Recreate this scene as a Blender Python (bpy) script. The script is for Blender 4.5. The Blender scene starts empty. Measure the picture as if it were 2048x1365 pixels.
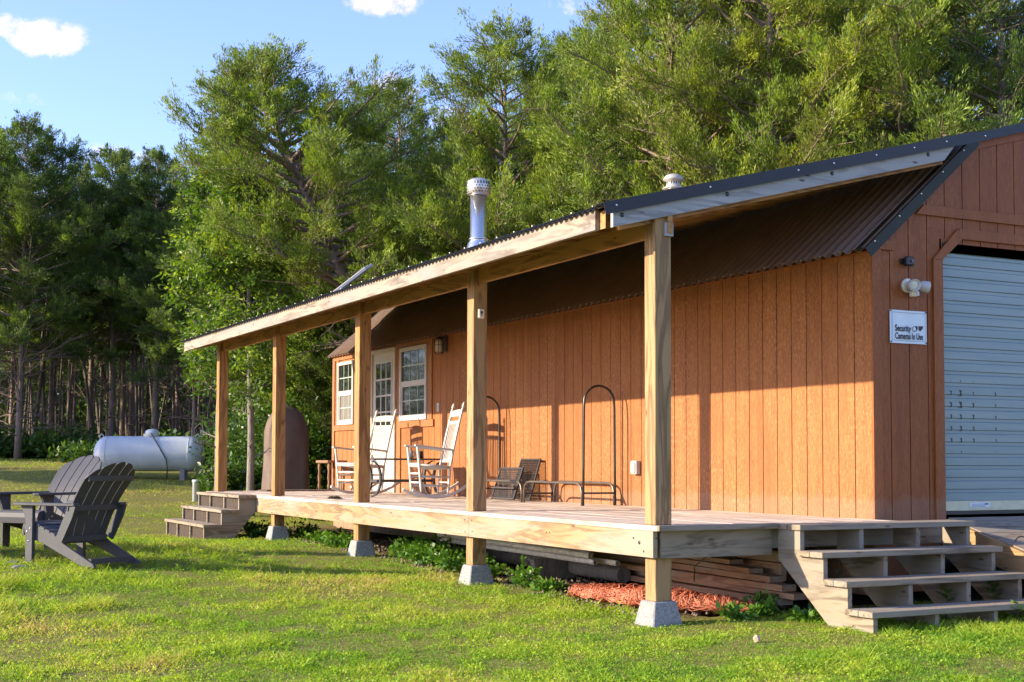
import bpy, bmesh, math, random
import numpy as np
from mathutils import Vector, Matrix, Euler
PI = math.pi
R = math.radians
scene = bpy.context.scene
COL = scene.collection
# ------------------------------------------------------------------ camera
CAM = np.array([-5.3971, -8.2984, 0.4478]); YAW = 0.472; PIT = 0.0489; ROLL = 0.0026; FPX = 2729.6; PY = 791.93
Fv = np.array([math.sin(YAW)*math.cos(PIT), math.cos(YAW)*math.cos(PIT), math.sin(PIT)])
Rv = np.array([math.cos(YAW), -math.sin(YAW), 0.0]); Uv = np.cross(Rv, Fv)
cam = bpy.data.cameras.new('camera'); camo = bpy.data.objects.new('camera', cam); COL.objects.link(camo)
cam.sensor_fit = 'HORIZONTAL'; cam.sensor_width = 36; cam.lens = FPX*36/2048
cam.shift_y = (PY-682.5)/2048; cam.clip_end = 3000; cam.clip_start = .05
cr, sr = math.cos(ROLL), math.sin(ROLL)
Xc = Rv*cr + Uv*sr; Yc = -Rv*sr + Uv*cr
camo.matrix_world = Matrix(((Xc[0], Yc[0], -Fv[0], CAM[0]), (Xc[1], Yc[1], -Fv[1], CAM[1]), (Xc[2], Yc[2], -Fv[2], CAM[2]), (0, 0, 0, 1)))
scene.camera = camo
FH = np.array([math.sin(YAW), math.cos(YAW)])
def spot(x, D):                     # ground position seen in column x at distance D
    p = CAM[:2] + D*FH + D*(x-1024)/FPX*Rv[:2]
    return float(p[0]), float(p[1])
# ------------------------------------------------------------------ world, sun, exposure
SUN_EL = R(20.5); SUN_DIR = np.array([-.961, .276])   # towards the sun
world = bpy.data.worlds.new('World'); scene.world = world; world.use_nodes = True
wn, wl = world.node_tree.nodes, world.node_tree.links
wn.clear()
sky = wn.new('ShaderNodeTexSky'); sky.sky_type = 'NISHITA'; sky.sun_disc = False
sky.sun_elevation = SUN_EL; sky.sun_rotation = math.atan2(SUN_DIR[0], SUN_DIR[1])
sky.air_density = 1.0; sky.dust_density = 0.7; sky.ozone_density = 3.8; sky.altitude = 200
bg = wn.new('ShaderNodeBackground'); bg.inputs[1].default_value = .15
wo = wn.new('ShaderNodeOutputWorld')
tc = wn.new('ShaderNodeTexCoord')
def wmath(op, a, b=None, c=None):
    n = wn.new('ShaderNodeMath'); n.operation = op
    for i, v in enumerate((a, b, c)):
        if v is None: continue
        if isinstance(v, (int, float)): n.inputs[i].default_value = v
        else: wl.new(v, n.inputs[i])
    return n.outputs[0]
def cdir(x, y):
    d = Fv + (x-1024)/FPX*Rv + (PY-y)/FPX*Uv
    return d/np.linalg.norm(d)
nz = wn.new('ShaderNodeTexNoise'); nz.inputs['Scale'].default_value = 38; nz.inputs['Detail'].default_value = 7; nz.inputs['Roughness'].default_value = .66
wl.new(tc.outputs['Generated'], nz.inputs['Vector'])
mask = None
for (cx_, cy_, rx, ry, st) in ((75, 78, 100, 38, 1.0), (20, 60, 70, 26, .9), (765, 8, 80, 26, 1.), (250, 312, 110, 22, .55), (790, 185, 75, 38, .75), (1130, 20, 60, 30, .5), (55, 200, 50, 14, .3), (1270, 10, 70, 30, .6), (900, 240, 80, 30, .4)):
    d = cdir(cx_, cy_)
    a = np.cross(d, (0, 0, 1)); a /= np.linalg.norm(a); b = np.cross(a, d)
    def dot(v, s):
        n = wn.new('ShaderNodeVectorMath'); n.operation = 'DOT_PRODUCT'; wl.new(tc.outputs['Generated'], n.inputs[0]); n.inputs[1].default_value = tuple(v*s); return n.outputs['Value']
    u = dot(a, FPX/rx); v = dot(b, FPX/ry)
    r2 = wmath('ADD', wmath('MULTIPLY', u, u), wmath('MULTIPLY', v, v))
    front = wmath('GREATER_THAN', dot(d, 1.0), 0.5)
    m = wmath('MULTIPLY', wmath('MULTIPLY', wmath('MAXIMUM', wmath('SUBTRACT', 1.3, r2), 0), st), front)
    mask = m if mask is None else wmath('MAXIMUM', mask, m)
dens = wmath('MULTIPLY', wmath('MINIMUM', wmath('MAXIMUM', wmath('ADD', wmath('MULTIPLY', wmath('SUBTRACT', nz.outputs['Fac'], .5), 4.2), wmath('SUBTRACT', wmath('MULTIPLY', mask, .85), .28)), 0), .85), wmath('MINIMUM', wmath('MULTIPLY', mask, 1.4), 1))
mixs = wn.new('ShaderNodeMixRGB'); wl.new(dens, mixs.inputs[0]); wl.new(sky.outputs[0], mixs.inputs[1]); mixs.inputs[2].default_value = (3.9, 3.7, 4.1, 1)
tint = wn.new('ShaderNodeMixRGB'); tint.blend_type = 'MULTIPLY'; tint.inputs[0].default_value = 1; wl.new(mixs.outputs[0], tint.inputs[1]); tint.inputs[2].default_value = (.93, .80, .96, 1)
wl.new(tint.outputs[0], bg.inputs[0]); wl.new(bg.outputs[0], wo.inputs[0])
sl = bpy.data.lights.new('sun', 'SUN'); sl.energy = 3.7; sl.angle = R(.5); sl.color = (1, .84, .60)
so = bpy.data.objects.new('sun', sl); COL.objects.link(so)
sd = Vector((SUN_DIR[0]*math.cos(SUN_EL), SUN_DIR[1]*math.cos(SUN_EL), math.sin(SUN_EL)))
so.rotation_euler = sd.to_track_quat('Z', 'Y').to_euler(); so.location = (-30, 10, 30)
scene.view_settings.view_transform = 'Standard'; scene.view_settings.look = 'None'; scene.view_settings.gamma = 1; scene.view_settings.exposure = 1.6
scene.cycles.max_bounces = 8; scene.cycles.diffuse_bounces = 4; scene.cycles.transmission_bounces = 4; scene.cycles.glossy_bounces = 3

# ------------------------------------------------------------------ materials
def new_mat(name):
    m = bpy.data.materials.new(name); m.use_nodes = True
    nt = m.node_tree; b = nt.nodes['Principled BSDF']
    return m, nt, b
class N:
    def __init__(s, nt): s.nt = nt
    def node(s, t, **k):
        n = s.nt.nodes.new(t)
        for a, v in k.items(): setattr(n, a, v)
        return n
    def link(s, a, b): s.nt.links.new(a, b)
    def pos(s, scale=(1, 1, 1), rot=(0, 0, 0), obj=False):
        if obj: o = s.node('ShaderNodeTexCoord').outputs['Object']
        else: o = s.node('ShaderNodeNewGeometry').outputs['Position']
        mp = s.node('ShaderNodeMapping'); mp.inputs['Scale'].default_value = scale; mp.inputs['Rotation'].default_value = rot
        s.link(o, mp.inputs['Vector']); return mp.outputs[0]
    def noise(s, vec, scale, detail=4, rough=.55, dist=0):
        n = s.node('ShaderNodeTexNoise'); n.inputs['Scale'].default_value = scale; n.inputs['Detail'].default_value = detail
        n.inputs['Roughness'].default_value = rough; n.inputs['Distortion'].default_value = dist
        s.link(vec, n.inputs['Vector']); return n.outputs['Fac']
    def ramp(s, fac, stops):
        r = s.node('ShaderNodeValToRGB'); e = r.color_ramp.elements
        while len(e) < len(stops): e.new(.5)
        for q, (p, c) in zip(e, stops):
            q.position = p; q.color = (*c, 1) if len(c) == 3 else c
        s.link(fac, r.inputs[0]); return r.outputs[0]
    def mix(s, fac, a, b, mode='MIX'):
        m = s.node('ShaderNodeMixRGB', blend_type=mode)
        for i, v in ((0, fac), (1, a), (2, b)):
            if isinstance(v, (int, float)): m.inputs[i].default_value = v
            elif isinstance(v, tuple): m.inputs[i].default_value = (*v, 1)
            else: s.link(v, m.inputs[i])
        return m.outputs[0]
    def bump(s, h, strength, dist=.01):
        b = s.node('ShaderNodeBump'); b.inputs['Strength'].default_value = strength; b.inputs['Distance'].default_value = dist
        s.link(h, b.inputs['Height']); return b.outputs[0]
def wood(name, c1, c2, axis='Y', knot=(.10, .05, .03), rough=.75, grain=1., weather=None, obj=False, knots=True):
    m, nt, b = new_mat(name); n = N(nt)
    st = {'X': (1.3, 22, 22), 'Y': (22, 1.3, 22), 'Z': (22, 22, 1.3)}[axis]
    st2 = {'X': (.9, 7, 7), 'Y': (7, .9, 7), 'Z': (7, 7, .9)}[axis]
    st3 = {'X': (1.6, 5.5, 5.5), 'Y': (5.5, 1.6, 5.5), 'Z': (5.5, 5.5, 1.6)}[axis]
    f = n.noise(n.pos(st, obj=obj), 2.2*grain, 5, .62, .4)
    g = n.noise(n.pos(st2, obj=obj), 1.0, 3, .5, 1.0)
    w = n.node('ShaderNodeMath', operation='PINGPONG'); mm = n.node('ShaderNodeMath', operation='MULTIPLY'); n.link(g, mm.inputs[0]); mm.inputs[1].default_value = 9
    n.link(mm.outputs[0], w.inputs[0]); w.inputs[1].default_value = 1
    f2 = n.mix(.5, f, w.outputs[0])
    c = n.ramp(f2, [(.34, c2), (.58, c1)])
    big = n.noise(n.pos(obj=obj), 1.3, 3)
    c = n.mix(n.ramp(big, [(.35, (0, 0, 0)), (.7, (1, 1, 1))]), c, n.mix(.7, c, tuple(x*.78 for x in c1), 'MIX'))
    if weather:
        wf = n.noise(n.pos(st2, obj=obj), .9, 6, .7)
        c = n.mix(n.ramp(wf, [(.42, (0, 0, 0)), (.6, (1, 1, 1))]), c, weather)
    if knots:
        v = n.node('ShaderNodeTexVoronoi'); v.inputs['Scale'].default_value = 2.0; n.link(n.pos(st3, obj=obj), v.inputs['Vector'])
        kf = n.ramp(v.outputs['Distance'], [(.045, (1, 1, 1)), (.13, (0, 0, 0))])
        c = n.mix(kf, c, knot)
    n.link(c, b.inputs['Base Color']); b.inputs['Roughness'].default_value = rough
    n.link(n.bump(f, .35, .004), b.inputs['Normal'])
    return m
def plain(name, col, rough=.5, metal=0, noise=.15, scale=8, spec=.5, bump=0, bscale=200):
    m, nt, b = new_mat(name); n = N(nt)
    f = n.noise(n.pos(), scale, 5, .6)
    c = n.mix(n.ramp(f, [(.3, (0, 0, 0)), (.7, (1, 1, 1))]), tuple(x*(1-noise) for x in col), tuple(min(1, x*(1+noise)) for x in col))
    n.link(c, b.inputs['Base Color']); b.inputs['Roughness'].default_value = rough; b.inputs['Metallic'].default_value = metal
    b.inputs['Specular IOR Level'].default_value = spec
    if bump: n.link(n.bump(n.noise(n.pos(), bscale, 3), bump, .003), b.inputs['Normal'])
    return m
def siding_mat(name, c1, c2, pale=(.52, .30, .18)):
    m, nt, b = new_mat(name); n = N(nt)
    g = n.noise(n.pos((14, 14, 3)), 3, 6, .7, .6)      # rough sawn grain
    g2 = n.noise(n.pos((30, 30, 90)), 1.0, 4, .7, 1.5)
    c = n.ramp(g, [(.3, c2), (.65, c1)])
    streak = n.noise(n.pos((9, 9, .5)), 1.2, 5, .65); c = n.mix(n.ramp(streak, [(.38, (.6, .6, .6)), (.55, (0, 0, 0))]), c, c2)
    pz = n.pos((.82, .82, 0)); sn = n.node('ShaderNodeVectorMath', operation='SNAP'); sn.inputs[1].default_value = (1, 1, 1); n.link(pz, sn.inputs[0])
    wnz = n.node('ShaderNodeTexWhiteNoise'); n.link(sn.outputs[0], wnz.inputs['Vector']); c = n.mix(1, c, n.ramp(wnz.outputs['Value'], [(0, (.86, .86, .86)), (1, (1.0, 1.0, 1.0))]), 'MULTIPLY')
    sz = n.node('ShaderNodeSeparateXYZ'); n.link(n.pos(), sz.inputs[0]); dn = n.noise(n.pos((6, 6, 2)), 1.5, 5, .7); ad = n.node('ShaderNodeMath', operation='MULTIPLY_ADD'); n.link(dn, ad.inputs[0]); ad.inputs[1].default_value = -.26; n.link(sz.outputs['Z'], ad.inputs[2])
    c = n.mix(n.ramp(ad.outputs[0], [(0, (.3, .3, .3)), (.05, (0, 0, 0))]), c, (.24, .17, .12))
    worn_glint = n.noise(n.pos((1.2, 1.2, .35)), 1.4, 5, .6)
    fine = n.noise(n.pos((60, 60, 25)), 1.0, 4, .8)
    wf = n.mix(1, n.ramp(worn_glint, [(.40, (.12, .12, .12)), (.68, (.8, .8, .8))]), n.ramp(fine, [(.5, (0, 0, 0)), (.62, (1, 1, 1))]), 'MULTIPLY')
    c = n.mix(wf, c, pale)  # pale specks carry both wear and painted highlights of the rough boards
    n.link(c, b.inputs['Base Color']); b.inputs['Roughness'].default_value = .62; b.inputs['Specular IOR Level'].default_value = .45
    h = n.mix(.5, g, g2)
    n.link(n.bump(h, .55, .006), b.inputs['Normal'])
    return m
def leaf_mat(name, c1, c2, c3, trans=.35, rough=.5, spec=.3):
    m, nt, b = new_mat(name); n = N(nt)
    at = n.node('ShaderNodeAttribute', attribute_name='tone')
    c = n.ramp(at.outputs['Fac'], [(0, c1), (.55, c2), (1, c3)])
    n.link(c, b.inputs['Base Color']); b.inputs['Roughness'].default_value = rough; b.inputs['Specular IOR Level'].default_value = spec
    tr = n.node('ShaderNodeBsdfTranslucent'); tc_ = n.mix(1, c, (1.25, 1.25, .45), 'MULTIPLY'); n.link(tc_, tr.inputs[0])
    mx = n.node('ShaderNodeMixShader'); mx.inputs[0].default_value = trans
    n.link(b.outputs[0], mx.inputs[1]); n.link(tr.outputs[0], mx.inputs[2]); n.link(mx.outputs[0], nt.nodes['Material Output'].inputs[0])
    return m
M = {}
M['side'] = siding_mat('side_siding', (.37, .138, .030), (.225, .068, .013), (.54, .28, .12))
M['skirt'] = siding_mat('skirt_siding', (.36, .21, .12), (.26, .15, .08))
M['trim'] = siding_mat('trim_paint', (.35, .14, .04), (.24, .085, .025))
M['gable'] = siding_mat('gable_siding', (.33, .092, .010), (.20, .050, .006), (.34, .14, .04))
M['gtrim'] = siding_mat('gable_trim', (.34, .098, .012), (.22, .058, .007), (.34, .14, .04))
for ax in 'XYZ':
    M['deck'+ax] = wood('deck_wood_'+ax, (.46, .37, .295), (.29, .23, .18), ax, rough=.85, weather=(.54, .47, .41))
    M['weather'+ax] = wood('weathered_wood_'+ax, (.29, .225, .153), (.11, .083, .055), ax, rough=.85, weather=(.26, .225, .175))
    M['fresh'+ax] = wood('pine_wood_'+ax, (.37, .225, .095), (.17, .095, .036), ax, rough=.7)
    M['post'+ax] = wood('post_wood_'+ax, (.42, .215, .068), (.20, .092, .028), ax, rough=.7)
M['rim'] = wood('rim_wood', (.36, .235, .11), (.17, .105, .048), 'Y', rough=.75, weather=(.30, .25, .185))
M['fascia'] = wood('fascia_wood', (.34, .275, .21), (.13, .105, .085), 'Y', rough=.85, weather=(.25, .232, .21))
M['rake'] = wood('rake_wood', (.38, .38, .37), (.17, .175, .175), 'X', rough=.85, weather=(.32, .32, .315), knot=(.05, .04, .04))
M['lumber'] = wood('lumber_wood', (.40, .20, .10), (.22, .10, .05), 'Y', rough=.8, weather=(.36, .27, .19))
M['roofmetal'] = plain('brown_roof_metal', (.24, .17, .13), .42, .0, .15, 3, .45)
M['flash'] = plain('dark_flashing', (.022, .024, .03), .5, .0, .1, 3, .35)
M['flashgreen'] = plain('rake_flashing', (.022, .025, .017), .5, .0, .2, 3, .25)
M['screw'] = plain('screw_metal', (.55, .5, .4), .4, .6)
M['galv'] = plain('galvanised_steel', (.80, .80, .78), .22, .95, .08, 5)
M['galvdull'] = plain('pierced_steel', (.60, .57, .52), .42, .8, .2, 40)
M['white'] = plain('white_paint', (.49, .47, .44), .45, 0, .04, 6)
M['vinyl'] = plain('white_vinyl', (.50, .48, .455), .4, 0, .03, 6)
M['cream'] = plain('cream_paint', (.50, .43, .33), .5, 0, .05)
M['almond'] = plain('almond_plastic', (.66, .60, .46), .45)
M['black'] = plain('black_plastic', (.012, .012, .013), .4)
M['tube'] = plain('black_steel_tube', (.02, .017, .015), .35, 0, .2, 10, .6)
M['tubeworn'] = plain('worn_steel_tube', (.14, .12, .10), .4, .5, .2, 10, .6)
M['mesh'] = plain('mesh_steel', (.035, .03, .028), .45, 0, .2)
M['adir'] = plain('grey_poly_lumber', (.062, .064, .072), .6, 0, .08, 20, .3, .25, 90)
M['concrete'] = plain('cast_concrete', (.26, .26, .25), .9, 0, .38, 60, .2, 1, 120)
M['brick'] = plain('brown_brick', (.22, .14, .10), .9, 0, .25, 12, .2, .6, 60)
M['tank'] = plain('tank_paint', (.52, .56, .57), .35, 0, .12, 3)
M['hose'] = plain('black_hose', (.02, .025, .025), .5)
M['pvc'] = plain('white_pvc', (.62, .66, .66), .45, 0, .06)
M['pipe'] = plain('dirty_white_pipe', (.80, .74, .64), .6, 0, .2, 20)
M['stone'] = plain('grey_stone', (.22, .21, .20), .9, 0, .25, 12, .2, .6, 60)
M['shade_panel'] = plain('dark_shade_panel', (.045, .03, .02), .9, 0, .3, 20)  # dark colour standing for the shade behind open treads
M['tanstone'] = plain('tan_stone', (.5, .36, .25), .9)
M['netting'] = plain('orange_netting', (.58, .20, .11), .55, 0, .6, 25)
M['cover'] = plain('brown_cover_cloth', (.15, .115, .095), .8, 0, .12, 4, .2, .25, 300)
M['oldwood'] = wood('stool_wood', (.30, .16, .09), (.20, .10, .05), 'Z', obj=False, knots=False)
M['tabletop'] = plain('dark_table_metal', (.05, .05, .05), .5)
M['mug'] = plain('mug_glaze', (.10, .16, .24), .2, 0, .9, 60)
M['moss'] = plain('moss', (.06, .05, .015), .95, 0, .5, 60)
M['sign'] = plain('sign_face', (.62, .70, .74), .35, 0, .03)
M['blue'] = plain('sign_blue', (.03, .10, .22), .5)
M['ink'] = plain('sign_ink', (.012, .013, .016), .5)
M['lampglass'] = plain('frosted_glass', (.55, .48, .40), .3)
M['lens'] = plain('lamp_lens', (.62, .66, .52), .15)
M['bark'] = None
def bark_mat(name, c1, c2):
    m, nt, b = new_mat(name); n = N(nt)
    f = n.noise(n.pos((16, 16, 2.5), obj=True), 2, 6, .7, .5)
    n.link(n.ramp(f, [(.3, c2), (.68, c1)]), b.inputs['Base Color']); b.inputs['Roughness'].default_value = .9
    n.link(n.bump(f, .8, .03), b.inputs['Normal']); return m
M['bark'] = bark_mat('cedar_bark', (.30, .23, .18), (.13, .09, .07))
M['barkgrey'] = bark_mat('grey_bark', (.30, .27, .23), (.12, .10, .08))
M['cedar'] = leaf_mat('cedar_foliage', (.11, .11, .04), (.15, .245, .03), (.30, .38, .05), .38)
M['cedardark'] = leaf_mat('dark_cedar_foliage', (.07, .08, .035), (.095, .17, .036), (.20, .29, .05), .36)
M['cedarwarm'] = leaf_mat('warm_cedar_foliage', (.14, .12, .045), (.19, .265, .03), (.35, .40, .05), .38)
M['broad'] = leaf_mat('broad_foliage', (.05, .11, .02), (.12, .215, .02), (.26, .35, .035), .38, .48, .3)
M['bush'] = leaf_mat('bush_foliage', (.03, .075, .02), (.07, .14, .024), (.14, .22, .035), .32, .4, .4)
M['weed'] = leaf_mat('weed_foliage', (.05, .14, .02), (.11, .24, .03), (.22, .36, .05), .35, .4, .4)
M['grass'] = leaf_mat('grass_blades', (.14, .29, .025), (.37, .49, .04), (.50, .36, .18), .46, .55, .25)
def glass_mat():
    m, nt, b = new_mat('window_glass'); n = N(nt)
    b.inputs['Base Color'].default_value = (.012, .016, .016, 1); b.inputs['Roughness'].default_value = .03; b.inputs['Specular IOR Level'].default_value = 1.0
    f = n.noise(n.pos(), 2.2, 2); n.link(n.bump(f, .06, .02), b.inputs['Normal'])
    return m
M['glass'] = glass_mat()
M['screen'] = plain('insect_screen', (.15, .135, .12), .6, 0, .05)
def ribbed_door():
    m, nt, b = new_mat('door_steel'); n = N(nt)
    f = n.noise(n.pos((.6, 1, 9)), 1.5, 4)
    n.link(n.ramp(f, [(.3, (.165, .235, .245)), (.7, (.22, .285, .28))]), b.inputs['Base Color']); b.inputs['Roughness'].default_value = .38; b.inputs['Metallic'].default_value = .1
    return m
M['door'] = ribbed_door()
def ground_mat():
    m, nt, b = new_mat('ground_soil'); n = N(nt)
    f = n.noise(n.pos(), 1.1, 6, .65); f2 = n.noise(n.pos(), 30, 6, .75)
    grass = n.ramp(f2, [(.3, (.07, .075, .02)), (.5, (.20, .195, .045)), (.7, (.33, .26, .13))])
    soil = n.ramp(f2, [(.3, (.09, .065, .045)), (.55, (.20, .155, .11)), (.75, (.32, .27, .21))])
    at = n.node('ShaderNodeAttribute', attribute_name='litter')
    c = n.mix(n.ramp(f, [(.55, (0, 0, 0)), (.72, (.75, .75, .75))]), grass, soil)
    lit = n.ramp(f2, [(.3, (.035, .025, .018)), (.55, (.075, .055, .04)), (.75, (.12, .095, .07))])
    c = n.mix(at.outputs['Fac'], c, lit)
    n.link(c, b.inputs['Base Color']); b.inputs['Roughness'].default_value = .95; b.inputs['Specular IOR Level'].default_value = .1
    n.link(n.bump(f2, .9, .03), b.inputs['Normal']); return m
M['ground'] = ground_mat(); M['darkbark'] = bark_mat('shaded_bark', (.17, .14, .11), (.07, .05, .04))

# ------------------------------------------------------------------ helpers
def tag(o, label=None, cat=None, group=None, kind=None):
    if label: o['label'] = label
    if cat: o['category'] = cat
    if group: o['group'] = group
    if kind: o['kind'] = kind
    return o
def thing(name, label, cat, loc=(0, 0, 0), rz=0, group=None):
    o = bpy.data.objects.new(name, None); COL.objects.link(o); o.location = loc; o.rotation_euler = (0, 0, rz); o.empty_display_size = .1
    return tag(o, label, cat, group)
def mesh_np(name, v, f, m, parent=None, attr=None, smooth=False):
    me = bpy.data.meshes.new(name); v = np.asarray(v, np.float32); f = np.asarray(f, np.int32)
    k = f.shape[1]
    me.vertices.add(len(v)); me.vertices.foreach_set('co', v.ravel())
    me.loops.add(f.size); me.loops.foreach_set('vertex_index', f.ravel())
    me.polygons.add(len(f)); me.polygons.foreach_set('loop_start', np.arange(0, f.size, k, dtype=np.int32)); me.polygons.foreach_set('loop_total', np.full(len(f), k, np.int32))
    if smooth: me.polygons.foreach_set('use_smooth', np.ones(len(f), bool))
    if attr:
        for an, av in attr.items():
            a = me.attributes.new(an, 'FLOAT', 'POINT'); a.data.foreach_set('value', np.asarray(av, np.float32))
    me.update(calc_edges=True); me.materials.append(m)
    o = bpy.data.objects.new(name, me); COL.objects.link(o); o.parent = parent
    return o
class MB:
    def __init__(s): s.v = []; s.f = []; s.sm = []
    def add(s, vs, fs, smooth=False):
        k = len(s.v); s.v += [tuple(map(float, p)) for p in vs]; s.f += [tuple(i+k for i in q) for q in fs]; s.sm += [smooth]*len(fs); return s
    def box(s, a, b):
        (x0, y0, z0), (x1, y1, z1) = a, b
        return s.hexa([(x0, y0, z0), (x1, y0, z0), (x1, y1, z0), (x0, y1, z0), (x0, y0, z1), (x1, y0, z1), (x1, y1, z1), (x0, y1, z1)])
    def hexa(s, p): return s.add(p, [(0, 3, 2, 1), (4, 5, 6, 7), (0, 1, 5, 4), (1, 2, 6, 5), (2, 3, 7, 6), (3, 0, 4, 7)])
    def bar(s, a, b, w, h, up=(0, 0, 1)):      # beam from a to b, w across, h along 'up'
        a = Vector(a); b = Vector(b); d = (b-a).normalized(); u = Vector(up); x = d.cross(u)
        if x.length < 1e-4: x = d.cross(Vector((1, 0, 0)))
        x.normalize(); u = x.cross(d).normalized()
        P = []
        for p in (a, b):
            for sx, su in ((-1, -1), (1, -1), (1, 1), (-1, 1)): P.append(p+x*w/2*sx+u*h/2*su)
        return s.add(P, [(0, 1, 2, 3), (4, 7, 6, 5), (0, 4, 5, 1), (1, 5, 6, 2), (2, 6, 7, 3), (3, 7, 4, 0)])
    def tube(s, pts, r, n=8, cap=True):
        pts = [Vector(p) for p in pts]; k = len(pts); rr = r if isinstance(r, (list, tuple)) else [r]*k
        P = []; prev = None
        for i, p in enumerate(pts):
            t = (pts[min(i+1, k-1)]-pts[max(i-1, 0)])
            t = t.normalized() if t.length > 1e-9 else Vector((0, 0, 1))
            if prev is None:
                x = t.cross(Vector((0, 0, 1)))
                if x.length < .05: x = t.cross(Vector((1, 0, 0)))
            else: x = prev - t*prev.dot(t)
            x.normalize(); prev = x; y = t.cross(x)
            for j in range(n): P.append(p+(x*math.cos(2*PI*j/n)+y*math.sin(2*PI*j/n))*rr[i])
        F = [(i*n+j, i*n+(j+1) % n, (i+1)*n+(j+1) % n, (i+1)*n+j) for i in range(k-1) for j in range(n)]
        s.add(P, F, True)
        if cap:
            kk = len(s.v)-n*k; s.f += [tuple(kk+j for j in reversed(range(n))), tuple(kk+(k-1)*n+j for j in range(n))]; s.sm += [False, False]
        return s
    def lathe(s, prof, c=(0, 0, 0), n=20, axis='Z'):
        P = []
        for r_, h in prof:
            for j in range(n):
                a = 2*PI*j/n; q = (r_*math.cos(a), r_*math.sin(a), h)
                if axis == 'X': q = (q[2], q[0], q[1])
                if axis == 'Y': q = (q[1], q[2], q[0])
                P.append((q[0]+c[0], q[1]+c[1], q[2]+c[2]))
        k = len(prof)
        F = [(i*n+j, i*n+(j+1) % n, (i+1)*n+(j+1) % n, (i+1)*n+j) for i in range(k-1) for j in range(n)]
        s.add(P, F, True)
        kk = len(s.v)-n*k; s.f += [tuple(kk+j for j in reversed(range(n))), tuple(kk+(k-1)*n+j for j in range(n))]; s.sm += [False, False]
        return s
    def prism(s, poly, a, b, plane='YZ'):       # 2-D outline extruded from a to b along the third axis
        def mk(p, t): return {'YZ': (t, p[0], p[1]), 'XZ': (p[0], t, p[1]), 'XY': (p[0], p[1], t)}[plane]
        n = len(poly)
        return s.add([mk(p, a) for p in poly]+[mk(p, b) for p in poly], [tuple(range(n)), tuple(range(2*n-1, n-1, -1))]+[(i, (i+1) % n, n+(i+1) % n, n+i) for i in range(n)])
    def build(s, name, m, parent=None, bevel=0, label=None):
        me = bpy.data.meshes.new(name); me.from_pydata(s.v, [], s.f)
        for p, k in zip(me.polygons, s.sm): p.use_smooth = k
        bm = bmesh.new(); bm.from_mesh(me); bmesh.ops.recalc_face_normals(bm, faces=bm.faces); bm.to_mesh(me); bm.free()
        me.materials.append(M[m] if isinstance(m, str) else m); me.update()
        o = bpy.data.objects.new(name, me); COL.objects.link(o); o.parent = parent
        if bevel:
            b = o.modifiers.new('bevel', 'BEVEL'); b.width = bevel; b.segments = 1; b.limit_method = 'ANGLE'; b.angle_limit = R(40)
        if label: o['label'] = label
        return o
def copy_tree(o, parent=None):
    c = o.copy(); COL.objects.link(c); c.parent = parent
    for ch in [q for q in bpy.data.objects if q.parent == o]: copy_tree(ch, c)
    return c

def many(name, proto, m, pts, parent):
    first = None
    for p in pts:
        if first is None: first = proto.build(name, m, None); o = first
        else: o = first.copy(); COL.objects.link(o)
        o.parent = parent
        off = Vector((0, 0, 0)); q = parent
        while q is not None: off += q.location; q = q.parent
        o.location = Vector(p)-off
# ------------------------------------------------------------------ ground
CP = np.array([(0, -.1, -.725), (0, 3.1, -.665), (0, 6, -.60), (0, 9.1, -.575), (-.8, 10.5, -.635), (-.8, 12.5, -.60), (1.6, 19.5, -.17), (1.2, 22, .08), (4, 15, -.45),
      (-3.1, 5.2, -.53), (-3.15, 6.8, -.45), (-2.2, 2, -.70), (-6, 8, -.4), (-4, -1, -.76), (2, -3, -.78), (-5.4, -8.3, -.95), (1, -1.2, -.70), (3.2, -1.2, -.70), (.8, 39, .62), (-8, 38, .7), (-9, 15, -.05), (8, 16, -.1),
      (6.5, -3, -.78), (12, 5, -.4), (20, 20, .8), (0, 80, 2.2), (60, 60, 2.4), (-60, 60, 2.5), (-40, 0, -.4), (40, -20, -1.0), (0, -40, -1.6), (2.2, 4, -.68), (2.2, 12, -.62), (60, 0, .5)], float)
def tps(A, B):
    d = np.sqrt(((A[:, None, :2]-B[None, :, :2])**2).sum(2))+1e-9
    return d*d*np.log(d)
_K = tps(CP, CP)+np.eye(len(CP))*.6; _P = np.c_[np.ones(len(CP)), CP[:, :2]]
_A = np.r_[np.c_[_K, _P], np.c_[_P.T, np.zeros((3, 3))]]
_W = np.linalg.solve(_A, np.r_[CP[:, 2], 0, 0, 0])
def gz(x, y):
    x = np.atleast_1d(np.asarray(x, float)); y = np.atleast_1d(np.asarray(y, float)); out = np.empty(len(x))
    for i in range(0, len(x), 20000):
        q = np.c_[x[i:i+20000], y[i:i+20000]]; out[i:i+20000] = tps(q, CP)@_W[:len(CP)]+np.c_[np.ones(len(q)), q]@_W[len(CP):]
    r = np.sqrt((x-0)**2+(y-10)**2); w = np.clip((r-75)/60, 0, 1)
    out = np.clip(out, -2.5, 3.2)
    return out*(1-w)+2.0*w
def g0(x, y): return float(gz(x, y)[0])
rng = np.random.default_rng(7)
_ks = [(rng.normal(0, 1, 2)*s, rng.uniform(0, 6.28), 1/(1+s*.35)) for s in (.5, .8, 1.3, 2., 2.6, 3.5, 5., 7., 9) for _ in range(4)]
def patch(x, y):
    return sum(a*np.sin(k[0]*x+k[1]*y+p) for k, p, a in _ks)/3.2
TREEX = np.array([(-60, 41), (-12, 41), (-3, 42), (2.2, 41), (2.6, 30), (2.3, 24.5), (3.0, 19.5), (4.6, 17), (7, 15.5), (8.6, 13), (9.5, 6), (11, 0), (40, -14)])
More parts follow.
